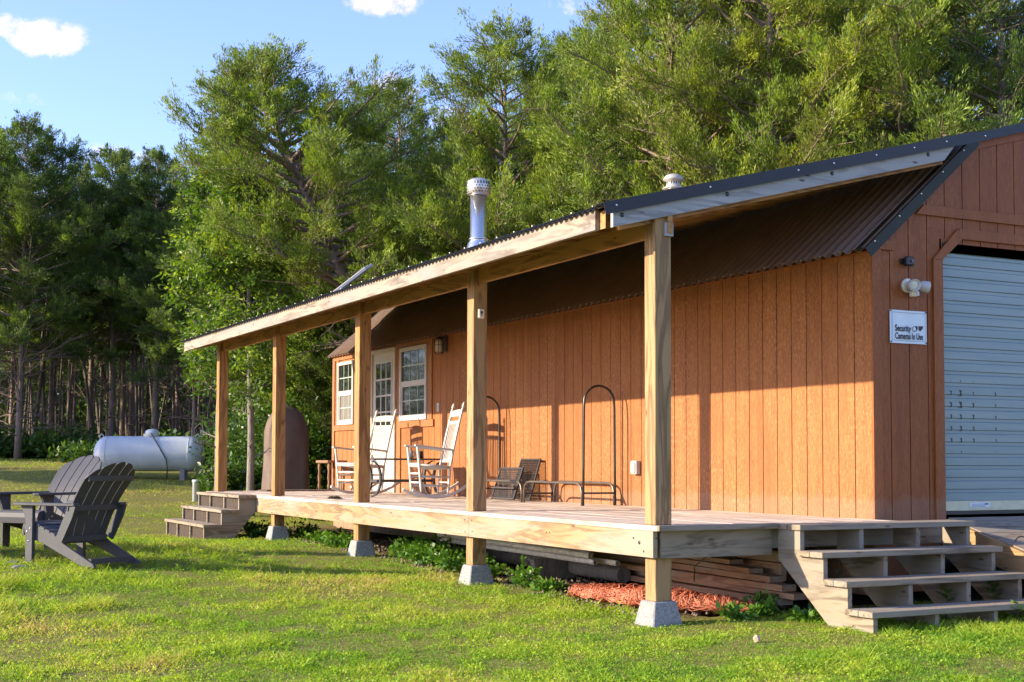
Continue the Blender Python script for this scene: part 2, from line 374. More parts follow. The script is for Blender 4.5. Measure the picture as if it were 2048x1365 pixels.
def wooded(x, y):                          # signed-ish: 1 inside the woods, 0 on the lawn
    # polygon test against region beyond the tree line
    poly = np.r_[TREEX, [(200, -20), (200, 300), (-200, 300), (-200, 41)]]
    inside = np.zeros(len(x), bool); j = len(poly)-1
    for i in range(len(poly)):
        xi, yi = poly[i]; xj, yj = poly[j]
        c = ((yi > y) != (yj > y)) & (x < (xj-xi)*(y-yi)/((yj-yi) if yj != yi else 1e-9)+xi)
        inside ^= c; j = i
    return inside.astype(float)
def make_ground():
    ax = np.r_[np.linspace(-600, -60, 12)[:-1], np.linspace(-60, -14, 20)[:-1], np.linspace(-14, 16, 151)[:-1], np.linspace(16, 60, 20)[:-1], np.linspace(60, 600, 12)]
    ay = np.r_[np.linspace(-300, -30, 8)[:-1], np.linspace(-30, -10, 10)[:-1], np.linspace(-10, 32, 211)[:-1], np.linspace(32, 60, 40)[:-1], np.linspace(60, 900, 16)]
    X, Y = np.meshgrid(ax, ay); x, y = X.ravel(), Y.ravel(); z = gz(x, y)
    near = (np.abs(x) < 20) & (y > -12) & (y < 45)
    z = z+np.where(near, .006*patch(x*1.7, y*1.7), 0)
    nx, ny = len(ax), len(ay); i = np.arange(nx*ny).reshape(ny, nx)
    f = np.c_[i[:-1, :-1].ravel(), i[:-1, 1:].ravel(), i[1:, 1:].ravel(), i[1:, :-1].ravel()]
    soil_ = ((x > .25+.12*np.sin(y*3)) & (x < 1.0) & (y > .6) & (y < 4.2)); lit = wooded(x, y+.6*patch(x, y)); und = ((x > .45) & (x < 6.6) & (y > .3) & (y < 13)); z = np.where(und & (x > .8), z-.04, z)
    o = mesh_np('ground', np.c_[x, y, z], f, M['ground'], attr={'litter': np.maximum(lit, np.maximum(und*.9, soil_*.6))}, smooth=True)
    tag(o, kind='structure')
make_ground()

# ------------------------------------------------------------------ the cabin
W = 2.2; G = .19; LE = 13.06; XB = 6.47; PK = 4.335
cabin = thing('cabin', 'brown barn-roofed cabin with vertical board siding and pale roll-up garage door', 'cabin', (W, G, -.6))
def C(mb, name, m, parent=cabin, bevel=0, label=None):
    o = mb.build(name, m, None, bevel, label); o.parent = parent
    # world-space geometry under an offset empty
    off = Vector((0, 0, 0)); p = parent
    while p is not None: off += p.location; p = p.parent
    for v in o.data.vertices: v.co -= off
    return o
# side wall: boards with real grooves
mb = MB(); y = G+.001; k = 0
mb.box((W+.021, G+.02, -.02), (W+.05, LE-.02, 2.2))
edges = [G]; random.seed(3)
while edges[-1] < LE-.02: edges.append(min(LE, edges[-1]+.2032))
for a, b in zip(edges[:-1], edges[1:]):
    if b-a > .02: mb.box((W, a+(.0045 if a > G else 0), -.03), (W+.02, b-(.0045 if b < LE else 0), 2.24))
C(mb, 'side_wall', 'side', bevel=.0015)
mb = MB(); mb.box((W+.03, G+.03, -.62), (W+.06, LE-.03, -.03))
for a, b in zip(edges[:-1], edges[1:]): mb.box((W+.018, a+.004, -.60), (W+.032, b-.004, -.045))
C(mb, 'skirt', 'skirt')
# gable wall
def gable_z(x):
    xx = x if x < PK else 2*PK-x
    return 2.2+(xx-W)*.906 if xx < 3.3 else 3.19+(xx-3.3)*.27
mb = MB(); ex = [W]
while ex[-1] < XB-.01: ex.append(min(XB, ex[-1]+.2032))
DL, DR, DT, DC = 2.97, 5.70, 2.34, .2
for a, b in zip(ex[:-1], ex[1:]):
    a2 = a+(.0045 if a > W else 0.0205); b2 = b-.0045
    segs = [(a2, b2)]
    for sa, sb in segs:
        if sb-sa < .01: continue
        pts = [sa]+[q for q in (DL+.01, 3.3, PK, 2*PK-3.3, DR-.01) if sa < q < sb]+[sb]
        for p, q in zip(pts[:-1], pts[1:]):
            mid = (p+q)/2; inside = DL < mid < DR
            zb = 2.30 if inside else -.03
            mb.prism([(p, zb), (q, zb), (q, gable_z(q)-.02), (p, gable_z(p)-.02)], G, G+.02, 'XZ')
C(mb, 'gable_wall', 'gable')
mb = MB(); mb.box((W+.05, G+.022, -.6), (DL-.02, G+.05, 2.15)); mb.prism([(W+.06, 2.151), (DL-.021, 2.151), (DL-.021, 2.84)], G+.022, G+.05, 'XZ'); mb.prism([(DL-.02, 2.37), (DR+.02, 2.37), (DR+.02, 2.84), (2*PK-3.34, 3.12), (PK, 3.36), (3.34, 3.12), (DL-.02, 2.84)], G+.022, G+.05, 'XZ'); mb.box((DR+.02, G+.022, -.6), (XB-.05, G+.05, 2.15)); mb.prism([(XB-.06, 2.151), (DR+.021, 2.151), (DR+.021, 2.84)], G+.022, G+.05, 'XZ')
mb.box((W+.05, LE-.05, -.6), (XB-.05, LE, 2.2)); mb.prism([(W+.02, 2.2), (XB-.02, 2.2), (2*PK-3.3, 3.17), (PK, 3.4), (3.3, 3.17)], LE-.05, LE, 'XZ')
mb.box((XB-.05, G+.03, -.6), (XB, LE, 2.2)); mb.box((W+.05, G+.1, -.1), (XB-.06, LE-.1, -.05))
C(mb, 'wall_frame', 'gable')
# trims, each board its own part
def board(a, b, m='gtrim', name='trim_board', bevel=.002):
    return C(MB().box(a, b), name, m, bevel=bevel)
yt = G-.021
board((W-.0005, yt, -.03), (W+.095, G-.0005, 2.19), name='corner_board')
board((W+.0, yt-.003, 2.19), (W+.235, G-.0005, 2.275))
for q in (0,):
    C(MB().prism([(2.77, 2.60), (5.9, 2.60), (5.98, 2.515), (2.68, 2.515)], yt, G-.0005, 'XZ'), 'trim_board', 'gtrim', bevel=.002)
# rake trim boards under the roof edge
C(MB().prism([(W+.03, 2.16+.06), (W+.12, 2.16+.065), (3.32, 3.11), (3.30, 3.19)], yt+.003, G-.0006, 'XZ'), 'rake_board', 'gtrim')
C(MB().prism([(3.33, 3.12), (PK, 3.385), (PK, 3.465), (3.31, 3.20)], yt+.003, G-.0006, 'XZ'), 'rake_board', 'gtrim')
# garage door surround
board((DL-.105, yt, -.03), (DL, G-.0005, 2.15), name='door_trim')
board((DR, yt, -.03), (DR+.105, G-.0005, 2.15), name='door_trim')
C(MB().prism([(DL-.105, 2.151), (DL, 2.151), (DL+.225, 2.34), (DL+.18, 2.43)], yt, G-.0005, 'XZ'), 'door_trim', 'gtrim', bevel=.002)
C(MB().prism([(DR+.105, 2.151), (DR, 2.151), (DR-.225, 2.34), (DR-.18, 2.43)], yt, G-.0005, 'XZ'), 'door_trim', 'gtrim', bevel=.002)
board((DL+.19, yt-.002, 2.341), (DR-.19, G-.0005, 2.43), name='door_trim')
# corner fillers above the 45-degree cuts, jambs
C(MB().prism([(DL+.02, 2.16), (DL+.02, 2.33), (DL+.2, 2.33)], G+.001, G+.02, 'XZ').box((DL-.02, G+.0, -.03), (DL, G+.14, 2.33)).box((DL-.0, G+.02, 2.335), (DR, G+.14, 2.36)).box((DR, G, -.03), (DR+.02, G+.14, 2.33)), 'door_jamb', 'black')
# roll-up door, ribbed profile
prof = []; z = .135
while z < 2.20:
    prof += [(0, z), (0, z+.062), (.010, z+.070), (.010, z+.094), (0, z+.100)]
    z += .1
prof = [(0, .135)]+prof
mb = MB(); Yd = G+.085
vs = []; 
for d_, z_ in prof: vs += [(DL-.01, Yd+d_, z_), (DR+.01, Yd+d_, z_)]
mb.add(vs, [(2*i, 2*i+1, 2*i+3, 2*i+2) for i in range(len(prof)-1)])
gdoor = C(mb, 'garage_door', 'door')
def sub(mb, name, m, parent, **k): return C(mb, name, m, parent, **k)
sub(MB().box((DL, Yd-.012, .05), (DR, Yd+.01, .134)), 'bottom_bar', plain('door_bar_metal', (.46, .46, .34), .4, .3), gdoor, bevel=.003)
sub(MB().box((DL, Yd-.008, .02), (DR, Yd+.01, .049)), 'rubber_seal', 'black', gdoor)
sub(MB().box((3.33, Yd-.0145, .078), (3.56, Yd-.0125, .118)), 'label_sticker', 'sign', gdoor)
mb = MB(); random.seed(5)
for i in range(3): mb.box((3.35+.0*i, Yd-.0157, .084+.01*i), (3.35+.14+.03*random.random(), Yd-.0147, .087+.01*i))
mb.box((3.50, Yd-.0157, .100), (3.545, Yd-.0147, .112))
sub(mb, 'sticker_print', 'blue', gdoor)
# torn tape residue in columns
mb = MB()
random.seed(11)
for xc, s_ in ((3.145, .8), (3.255, 1.1), (3.40, .7), (3.66, .7)):
    for i in range(7):
        zc = 1.145-.1*i; s2 = s_*(.35 if i in (0, 6) else 1)*random.uniform(.7, 1.1)
        w_ = .013*s2; h_ = .046*s2
        mb = MB(); mb.add([(xc-w_, Yd-.0012, zc-h_/2), (xc+w_*1.2, Yd-.0012, zc-h_/2+.002), (xc+w_*.7, Yd-.0012, zc+h_*.1), (xc+w_, Yd-.0012, zc+h_/2), (xc-w_*1.6, Yd-.0012, zc+h_/2+.004), (xc-w_*.3, Yd-.0012, zc)], [(0, 1, 2, 5), (5, 2, 3, 4)]); sub(mb, 'tape_mark', 'ink', gdoor)
for i in range(6):
    zc = 1.035-.1*i; sub(MB().box((3.03, Yd-.0015, zc), (3.055, Yd-.0011, zc+.003)), 'tape_mark', 'ink', gdoor)

# steep lower roof: corrugated sheet, ribs run up the slope
def corrugated(x0, z0, x1, z1, ya, yb, pitch=.0775, amp=.011, th=.012):
    n = int(round((yb-ya)/pitch))*8
    ys = np.linspace(ya, yb, n+1); ph = (ys-ya)/pitch*2*PI
    h = amp*np.clip(np.sin(ph)*2.2-.6, -1, 1)
    d = np.array([x1-x0, z1-z0]); L = np.linalg.norm(d); nn = np.array([-d[1], d[0]])/L
    if nn[1] < 0: nn = -nn
    v = []
    for y_, h_ in zip(ys, h):
        for (px, pz) in ((x0, z0), (x1, z1)):
            v.append((px+nn[0]*(h_+th), y_, pz+nn[1]*(h_+th)))
            v.append((px+nn[0]*(h_+th-.003), y_, pz+nn[1]*(h_+th-.003)))
    f = []
    for i in range(n):
        a = 4*i; b = a+4
        f += [(a, b, b+2, a+2), (a+1, a+3, b+3, b+1), (a, a+1, b+1, b), (a+2, b+2, b+3, a+3)]
    f += [(0, 2, 3, 1), (4*n, 4*n+1, 4*n+3, 4*n+2)]
    return MB().add(v, f, False)
ro = C(corrugated(W-.075, 2.165, 3.31, 3.19, G-.05, LE+.05, amp=.017, th=.018, pitch=.127), 'lower_roof', 'roofmetal')
C(corrugated(XB+.075, 2.165, 2*PK-3.31, 3.19, G-.05, LE+.05), 'lower_roof', 'roofmetal')
C(corrugated(3.25, 3.195, PK, 3.49, G-.05, LE+.05), 'upper_roof', 'roofmetal')
C(corrugated(2*PK-3.25, 3.195, PK, 3.49, G-.05, LE+.05), 'upper_roof', 'roofmetal')
# wood closure under the sheets so no light leaks
mb = MB(); mb.prism([(W-.05, 2.165), (3.31, 3.17), (PK, 3.455), (2*PK-3.31, 3.17), (XB+.05, 2.165), (XB-.02, 2.165), (2*PK-3.34, 3.14), (PK, 3.42), (3.34, 3.14), (W+.02, 2.165)], G-.019, LE+.03, 'XZ')
C(mb, 'roof_deck', 'gtrim')
# screws along the eave
many('roof_screw', MB().lathe([(.002, -.007), (.010, -.006), (.010, .006), (.002, .008)], (0, 0, 0), 6, 'X'), 'screw', [(W-.066, y_+.012, 2.196) for y_ in np.arange(G+.02, LE, .254)], cabin)
# rake flashing: flat band on the gable edge
def flash_band(x0, z0, x1, z1, ya, yb, drop, name='rake_flashing', m='flashgreen', parent=cabin, fn=None):
    d = np.array([x1-x0, z1-z0]); L = np.linalg.norm(d); n_ = np.array([-d[1], d[0]])/L
    if n_[1] < 0: n_ = -n_
    up = .03
    P = lambda x, z, o: (x+n_[0]*o, z+n_[1]*o)
    mb = MB(); a = P(x0, z0, up); b = P(x1, z1, up); a2 = P(x0, z0, up-drop); b2 = P(x1, z1, up-drop)
    mb.prism([a, b, b2, a2], ya-.004, ya, 'XZ')
    a3 = P(x0, z0, up+.004); b3 = P(x1, z1, up+.004)
    mb.prism([a3, b3, b, a], ya-.004, yb, 'XZ')
    return mb
C(flash_band(W-.085, 2.155, 3.33, 3.20, G-.062, G+.07, .085), 'rake_flashing', 'flashgreen')
C(flash_band(3.12, 3.165, PK+.01, 3.50, G-.066, G+.07, .075), 'rake_flashing', 'flash')
C(flash_band(2*PK-3.12, 3.165, PK-.01, 3.50, G-.066, G+.07, .075), 'rake_flashing', 'flash')
C(flash_band(XB+.085, 2.155, 2*PK-3.33, 3.20, G-.062, G+.07, .10), 'rake_flashing', 'flashgreen')
scr = MB().lathe([(.002, -.006), (.009, -.004), (.009, .002)], (0, 0, 0), 6, 'Y')
many('flashing_screw', scr, 'galv', [(W-.085+t*1.2-.022, G-.067, 2.155+t*1.03+.005) for t in (.08, .3, .5, .7, .9)]+[(x_, G-.071, 3.165+(x_-3.12)*.275-.01) for x_ in (3.42, 3.9)], cabin)
# far corner board, door + window surrounds on the side wall
xt = W-.02
board((xt, LE-.10, -.03), (W-.0005, LE+.0, 2.17), 'trim', 'corner_board')
board((xt, LE-.0995-.09, -.03), (W-.0006, LE-.101-.045, 2.17), 'trim', 'corner_board') if False else None
board((xt, 8.99, 2.10), (W-.0005, LE-.101, 2.19), 'trim')
for (a, b) in ((12.03, 11.93),): pass
def window(y0, y1, z0, z1, cols, screen):
    # y0 near edge, y1 far edge
    w = MB(); fw = .052; xo = W-.045
    w.box((xo, y0, z0), (W-.0007, y0+fw, z1)); w.box((xo, y1-fw, z0), (W-.0007, y1, z1))
    w.box((xo, y0+fw, z0), (W-.0007, y1-fw, z0+fw)); w.box((xo, y0+fw, z1-fw), (W-.0007, y1-fw, z1))
    win = C(w, 'window', 'vinyl', bevel=.003)
    zm = (z0+z1)/2+.01
    C(MB().box((xo+.008, y0+fw, zm-.03), (W-.002, y1-fw, zm+.03)), 'sash_rail', 'vinyl', win, bevel=.003)
    s = MB(); q = .028; ya, yb, za, zb = y0+fw, y1-fw, z0+fw, zm-.03
    s.box((xo+.014, ya, za), (W-.003, ya+q, zb)); s.box((xo+.014, yb-q, za), (W-.003, yb, zb)); s.box((xo+.014, ya+q, za), (W-.003, yb-q, za+q)); s.box((xo+.014, ya+q, zb-.02), (W-.003, yb-q, zb))
    C(s, 'sash', 'vinyl', win)
    C(MB().box((xo+.026, ya, zm+.03), (xo+.03, yb, z1-fw)), 'pane', 'glass', win)
    C(MB().box((xo+.032, ya+q, za+q), (xo+.036, yb-q, zb-.02)), 'pane', 'screen' if screen else 'glass', win)
    g = MB()
    for (a, b, xx) in ((zm+.03, z1-fw, xo+.021), (za+q, zb-.02, xo+.027)):
        for i in range(1, cols): yy = ya+(yb-ya)*i/cols; g.box((xx, yy-.006, a), (xx+.004, yy+.006, b))
        g.box((xx-.0005, ya+.001, (a+b)/2-.007), (xx+.0045, yb-.001, (a+b)/2+.007))
    C(g, 'grille', plain('grille_green_white', (.42, .52, .45), .4), win)
    return win
window(9.14, 10.11, 1.045, 2.10, 3, False)
window(12.04, 12.76, 1.045, 2.06, 3, True)
# trim boards around windows and door
board((xt, 10.125, .0), (W-.0005, 10.27, 2.099), 'trim'); board((xt-.001, 8.99, 1.045-.0), (W-.0005, 9.135, 2.099), 'trim')
board((xt-.006, 8.93, .945), (W-.0005, 10.12, 1.043), 'trim', 'window_sill')
board((xt, 11.30, .0), (W-.0005, 11.40, 2.099), 'trim'); board((xt-.006, 11.41, .955), (W-.0005, LE-.101, 1.043), 'trim', 'window_sill')
board((xt, 12.77, 1.045), (W-.0005, 12.87, 2.099), 'trim'); board((xt, 11.93, 1.045), (W-.0005, 12.03, 2.06), 'trim')
# entry door
dj = MB(); dj.box((W-.05, 11.20, .0), (W-.0007, 11.295, 2.14)); dj.box((W-.05, 10.275, .0), (W-.0007, 10.33, 2.14)); dj.box((W-.05, 10.33, 2.085), (W-.0007, 11.20, 2.14))
door = C(MB().box((W-.022, 10.33, .02), (W-.0008, 11.20, 2.085)), 'entry_door', plain('door_paint', (.50, .47, .40), .45, 0, .04))
C(dj, 'door_frame', 'cream', door, bevel=.003)
C(MB().box((W-.05, 10.33, -.0), (W-.001, 11.2, .02)), 'threshold', 'galv', door)
ya, yb, za, zb = 10.46, 11.07, .95, 1.93
fr = MB(); fr.box((W-.034, ya-.03, za-.03), (W-.022, ya, zb+.03)); fr.box((W-.034, yb, za-.03), (W-.022, yb+.03, zb+.03)); fr.box((W-.034, ya, zb), (W-.022, yb, zb+.03)); fr.box((W-.034, ya, za-.03), (W-.022, yb, za))
for i in (1, 2): yy = ya+(yb-ya)*i/3; fr.box((W-.031, yy-.014, za), (W-.022, yy+.014, zb))
for i in (1, 2, 3): zz = za+(zb-za)*i/4 if i != 2 else za+(zb-za)*.5; fr.box((W-.0315, ya, zz-.012), (W-.022, yb, zz+.012))
C(fr, 'door_grille', 'white', door); C(MB().box((W-.0245, ya, za), (W-.0225, yb, zb)), 'pane', 'glass', door)
C(MB().lathe([(.012, 0), (.012, .03), (.028, .035), (.03, .055), (.02, .065), (.004, .068)], (W-.09, 10.40, .98), 12, 'X'), 'door_knob', 'galv', door)
C(MB().box((W-.03, 10.52, .2), (W-.0225, 11.0, .28)), 'kick_panel', 'white', door) if False else None
# outlet cover and switch plate
C(MB().box((W-.012, 8.76, 1.14), (W-.0005, 8.83, 1.26)).box((W-.018, 8.785, 1.185), (W-.0125, 8.805, 1.215)), 'switch_plate', 'vinyl', bevel=.003)
C(MB().box((W-.055, 3.66, .33), (W-.0005, 3.77, .47)).box((W-.067, 3.675, .345), (W-.0555, 3.755, .455)), 'outlet_cover', plain('clouded_plastic', (.42, .41, .38), .3), bevel=.008)
# chimney flue through the roof
ch = C(MB().lathe([(.30, 2.95), (.27, 3.05), (.15, 3.50), (.125, 3.53), (.125, 3.545), (.14, 3.548), (.14, 3.56), (.118, 3.575), (.118, 4.20)], (2.78, 8.76, 0), 28), 'chimney_pipe', 'galv')
C(MB().lathe([(.12, 4.17), (.158, 4.185), (.165, 4.19), (.165, 4.36), (.157, 4.37), (.10, 4.405), (.01, 4.415)], (2.78, 8.76, 0), 28), 'chimney_cap', 'galvdull', ch)
for j in range(24):
    a = 2*PI*j/24
    for zz in (4.335, 4.29, 4.25, 4.21):
        a2 = a+(.13 if zz in (4.29, 4.21) else 0); c_ = Vector((2.78+.1662*math.cos(a2), 8.76+.1662*math.sin(a2), zz)); t = Vector((-math.sin(a2), math.cos(a2), 0))
        w_ = .009; h_ = .018 if zz > 4.32 else .008
        C(MB().add([c_-t*w_-Vector((0, 0, h_)), c_+t*w_-Vector((0, 0, h_)), c_+t*w_+Vector((0, 0, h_)), c_-t*w_+Vector((0, 0, h_))], [(0, 1, 2, 3)]), 'cap_hole', 'ink', ch)
v2 = C(MB().lathe([(.15, 3.3), (.11, 3.42), (.085, 3.45), (.085, 3.86)], (4.05, 5.8, 0), 24), 'vent_pipe', 'galv')
C(MB().lathe([(.085, 3.845), (.135, 3.855), (.138, 3.865), (.09, 3.885), (.09, 3.955), (.13, 3.965), (.13, 3.98), (.10, 4.02), (.05, 4.04), (.01, 4.045)], (4.05, 5.8, 0), 24), 'vent_cap', plain('white_vent_cap', (.42, .41, .37), .4, .3), v2)
for j in range(18):
    a = 2*PI*j/18; c_ = Vector((4.05+.0912*math.cos(a), 5.8+.0912*math.sin(a), 3.925)); t = Vector((-math.sin(a), math.cos(a), 0))
    C(MB().add([c_-t*.007-Vector((0, 0, .016)), c_+t*.007-Vector((0, 0, .016)), c_+t*.007+Vector((0, 0, .016)), c_-t*.007+Vector((0, 0, .016))], [(0, 1, 2, 3)]), 'vent_slot', 'ink', v2)

# ------------------------------------------------------------------ porch
porch = thing('porch', 'long timber porch with five square posts and lean-to metal roof', 'porch', (0, 0, -.25))
PYS = [0, 3.06, 6.03, 9.13, 11.97]; YE = 12.45
random.seed(2)
mb = MB(); x = -.055; i = 0; deckb = []
while x < W-.03:
    x1 = min(x+.138, W-.004)
    y = -.098; 
    js = [y]+sorted(random.uniform(1, 11) for _ in range(2))+[YE+(.0 if x > .1 else -0)]
    for a, b in zip(js[:-1], js[1:]): mb.box((x, max(a+.001, -.099), -.038+random.uniform(-.0015, .0015)), (x1, b-.001, 0+random.uniform(-.002, .001)))
    x += .1445
C(mb, 'deck_boards', 'deckY', porch, bevel=.003)
C(MB().box((-.058, -.137, -.037), (.998, -.1, .003)), 'edge_board', 'weatherX', porch, bevel=.003)
# rim joists (front) - three lengths, and the near end
for a, b in ((-.04, 3.04), (3.045, 9.72), (9.725, YE)): C(MB().box((-.048, a, -.232), (-.009, b, -.040)), 'rim_joist', 'rim', porch, bevel=.002)
C(MB().box((.016, -.05, -.236), (1.0, -.012, -.040)), 'rim_joist', 'weatherX', porch, bevel=.002)
C(MB().box((1.0, -.012, -.19), (2.85, .02, -.042)), 'rim_joist', 'weatherX', porch)
mb = MB()
for yy in np.arange(.6, 12.4, .6): mb.box((.0, yy-.019, -.20), (W, yy+.019, -.045))
C(mb, 'floor_joists', 'weatherX', porch)
# bolts on the rim
mb = MB()
for (yy, zz, r_) in ((.22, -.10, .008), (.14, -.13, .014), (.08, -.19, .008), (2.98, -.08, .007), (2.97, -.18, .007), (3.13, -.08, .007), (3.12, -.19, .007), (1.55, -.12, .006), (1.50, -.12, .006), (6.1, -.1, .006), (9.0, -.12, .006)):
    mb.lathe([(.001, -.005), (r_, -.003), (r_, .001)], (-.048, yy, zz), 8, 'X')
C(mb, 'bolts', 'tube', porch)
for i, yy in enumerate(PYS):
    zt = 2.255; bz = [-.547, -.495, -.425, -.395, -.42][i]
    C(MB().box((0, yy, -.0), (.14, yy+.14, zt)).box((.0, yy+.0005, bz), (.1395, yy+.139, -.001)), 'post', 'freshZ' if i < 2 else 'postZ', porch, bevel=.004)
# headers between posts (outer beam) and top plate
for a, b in zip(PYS[:-1], PYS[1:]): C(MB().box((.045, a+.141, 2.105), (.085, b-.001, 2.255)), 'header_beam', 'postY', porch, bevel=.002)
C(MB().box((.095, -.03, 2.12), (.135, 12.3, 2.256)), 'header_beam', 'postY', porch)
SL = .255
def rz_(x): return 2.262+(x+.40)*SL     # roof plane under-sheet height
mb = MB()
for yy in list(np.arange(.62, 12.3, .61)): mb.bar((-.34, yy, rz_(-.34)-.075), (3.0, yy, rz_(3.0)-.075), .038, .13)
C(mb, 'rafters', 'postX', porch)
# second (warm) rafter just behind the rake board
C(MB().bar((-.30, .03+.02, rz_(-.3)-.098), (2.83, .05, rz_(2.83)-.098), .038, .14), 'end_rafter', 'postX', porch)
# rake board
C(MB().hexa([(-.375, -.035, rz_(-.375)-.145), (2.80, -.035, rz_(2.80)-.145), (2.80, .0, rz_(2.80)-.145), (-.375, .0, rz_(-.375)-.145), (-.375, -.035, rz_(-.375)-.0), (2.965, -.035, rz_(2.965)-.0), (2.965, 0, rz_(2.965)), (-.375, 0, rz_(-.375))]), 'rake_board', 'rake', porch, bevel=.002)
# fascia in lengths
for a, b, k in ((.14, 3.9, 0), (3.903, 7.92, 0), (7.923, 12.44, 0)): C(MB().box((-.42, a, 2.125), (-.382, b, 2.272)), 'fascia_board', 'fascia', porch, bevel=.002)
C(MB().box((-.381, .06, 2.13), (-.376, 12.42, 2.262)), 'sub_fascia', 'postY', porch)
mb = corrugated(-.455, 2.262, 3.2, 2.262+3.655*SL, -.03, 12.50, amp=.010)
C(mb, 'porch_roof', 'flash', porch)
C(MB().hexa([(-.37, .04, rz_(-.37)-.008), (3.0, .04, rz_(3.0)-.008), (3.0, 12.42, rz_(3.0)-.008), (-.37, 12.42, rz_(-.37)-.008), (-.37, .04, rz_(-.37)-.001), (3.0, .04, rz_(3.0)-.001), (3.0, 12.42, rz_(3.0)-.001), (-.37, 12.42, rz_(-.37)-.001)]), 'bounce_panel', 'freshX', porch)  # unseen pine panel added under the sheet to bounce light onto the lower roof
C(flash_band(-.46, 2.258, 3.16, 2.258+3.62*SL, -.055, .10, .085), 'roof_flashing', 'flash', porch)
many('flashing_screw', scr, 'galv', [(x_, -.0585, 2.258+(x_+.46)*SL-.005) for x_ in (-.36, .45, 1.27, 1.62, 2.05, 2.45, 2.8)], porch)
many('roof_screw', MB().lathe([(.002, -.006), (.009, -.004), (.009, .004)], (0, 0, 0), 6, 'X'), 'screw', [(-.462, y_, 2.287) for y_ in np.arange(.1, 12.45, .31)], porch)
many('rake_bolt', MB().lathe([(.001, -.006), (.016, -.004), (.018, .001)], (0, 0, 0), 8, 'Y'), 'tube', [(x_, -.035, rz_(x_)-.07) for x_ in (-.30, .62, 1.62, 2.62)], porch)
C(MB().box((.075, -.022, 2.10), (.148, -.001, 2.20)), 'tie_block', 'rake', porch)

# footings
ft = MB(); a, b, h = .138, .094, .215
ft.add([(-a, -a, 0), (a, -a, 0), (a, a, 0), (-a, a, 0), (-b, -b, h), (b, -b, h), (b, b, h), (-b, b, h)], [(0, 3, 2, 1), (4, 5, 6, 7), (0, 1, 5, 4), (1, 2, 6, 5), (2, 3, 7, 6), (3, 0, 4, 7)])
f0 = ft.build('concrete_footing', 'concrete', bevel=.008)
labs = ['tapered concrete footing under the nearest porch post beside orange netting', 'tapered concrete footing under the post left of the white pipes', 'tapered concrete footing under the middle porch post beside leafy weeds', 'tapered concrete footing under the post next to the small far steps']
for i, yy in enumerate(PYS[:4]):
    o = f0 if i == 0 else f0.copy()
    if i: COL.objects.link(o)
    o.location = (.07, yy+.07, [-.762, -.710, -.640, -.610][i]); tag(o, labs[i], 'footing', 'concrete footings under the porch posts')

# steps, near
st = thing('wooden_steps', 'wide grey wooden steps with open risers at the near end of the porch', 'steps', (1.02, -.1, -.7))
def stringer(x0, n, y0, run, rise, base):
    pts = [(y0, -.042)]
    for i in range(n):
        pts += [(y0-run*(i+1)+.0, -.042-rise*i), (y0-run*(i+1), -.042-rise*(i+1))] 
    pts[-1] = (y0-run*n, base)
    pts += [(y0-run*n+.42, base), (y0, -.042-.22)]
    return MB().prism(pts, x0, x0+.038, 'YZ')
for x_ in (1.02, 1.58, 2.14, 2.66):
    C(stringer(x_, 4, -.1, .255, .186, -.73), 'stringer', 'weatherY', st)
C(MB().box((1.0, -.36-.02, -.0415), (2.735, -.236, -.001)).box((1.0, -.23, -.0415), (2.735, -.1005, -.001)), 'tread', 'weatherX', st, bevel=.003)
for i in (1, 2, 3):
    zt = -.186*i; ya = -.1-.255*(i+1)-.03
    C(MB().box((.985, ya, zt-.041), (2.75, ya+.138, zt)).box((.985, ya+.143, zt-.041), (2.75, ya+.278, zt-.001)), 'tread', 'weatherX', st, bevel=.003)
many('tread_screw', MB().lathe([(.001, .0015), (.006, .001), (.006, -.001)], (0, 0, 0), 6), 'black', [(x_+.019, -.1-.255*(i+1)-.03+dy, -.186*i) for i in (1, 2, 3) for x_ in (1.02, 1.58, 2.14, 2.66) for dy in (.04, .10, .19)], st)
# steps, far end (go down towards the yard)
s2 = thing('wooden_steps', 'small three-tread wooden steps with dark open backs at the far end of the porch', 'steps', (-.06, 10.9, -.6))
def stringer2(y0, n, x0, run, rise, base):
    pts = [(x0, -.042)]
    for i in range(n): pts += [(x0-run*(i+1), -.042-rise*i), (x0-run*(i+1), -.042-rise*(i+1))]
    pts[-1] = (x0-run*n, base); pts += [(x0-.36, base), (x0, -.042-.17)]
    return MB().prism(pts, y0, y0+.038, 'XZ')
for y_ in (9.80, 10.55, 11.3, 11.95): C(stringer2(y_, 3, -.05, .235, .195, -.66), 'stringer', 'weatherX', s2)
for i in range(3): C(MB().box((-.05-.235*(i+1)+.03, 9.84, -.043-.195*(i+1)+.0), (-.05-.235*(i+1)+.045, 11.94, -.043-.195*i)), 'shade_panel', M['shade_panel'], s2)  # dark sheets added to stand for shade in the open step backs
for i in range(3):
    zt = -.195*i-.001; xa = -.05-.235*(i+1)-.02
    C(MB().box((xa, 9.76, zt-.04), (xa+.125, 12.02, zt)).box((xa+.13, 9.76, zt-.04), (xa+.254, 12.02, zt-.001)), 'tread', 'weatherY', s2, bevel=.003)
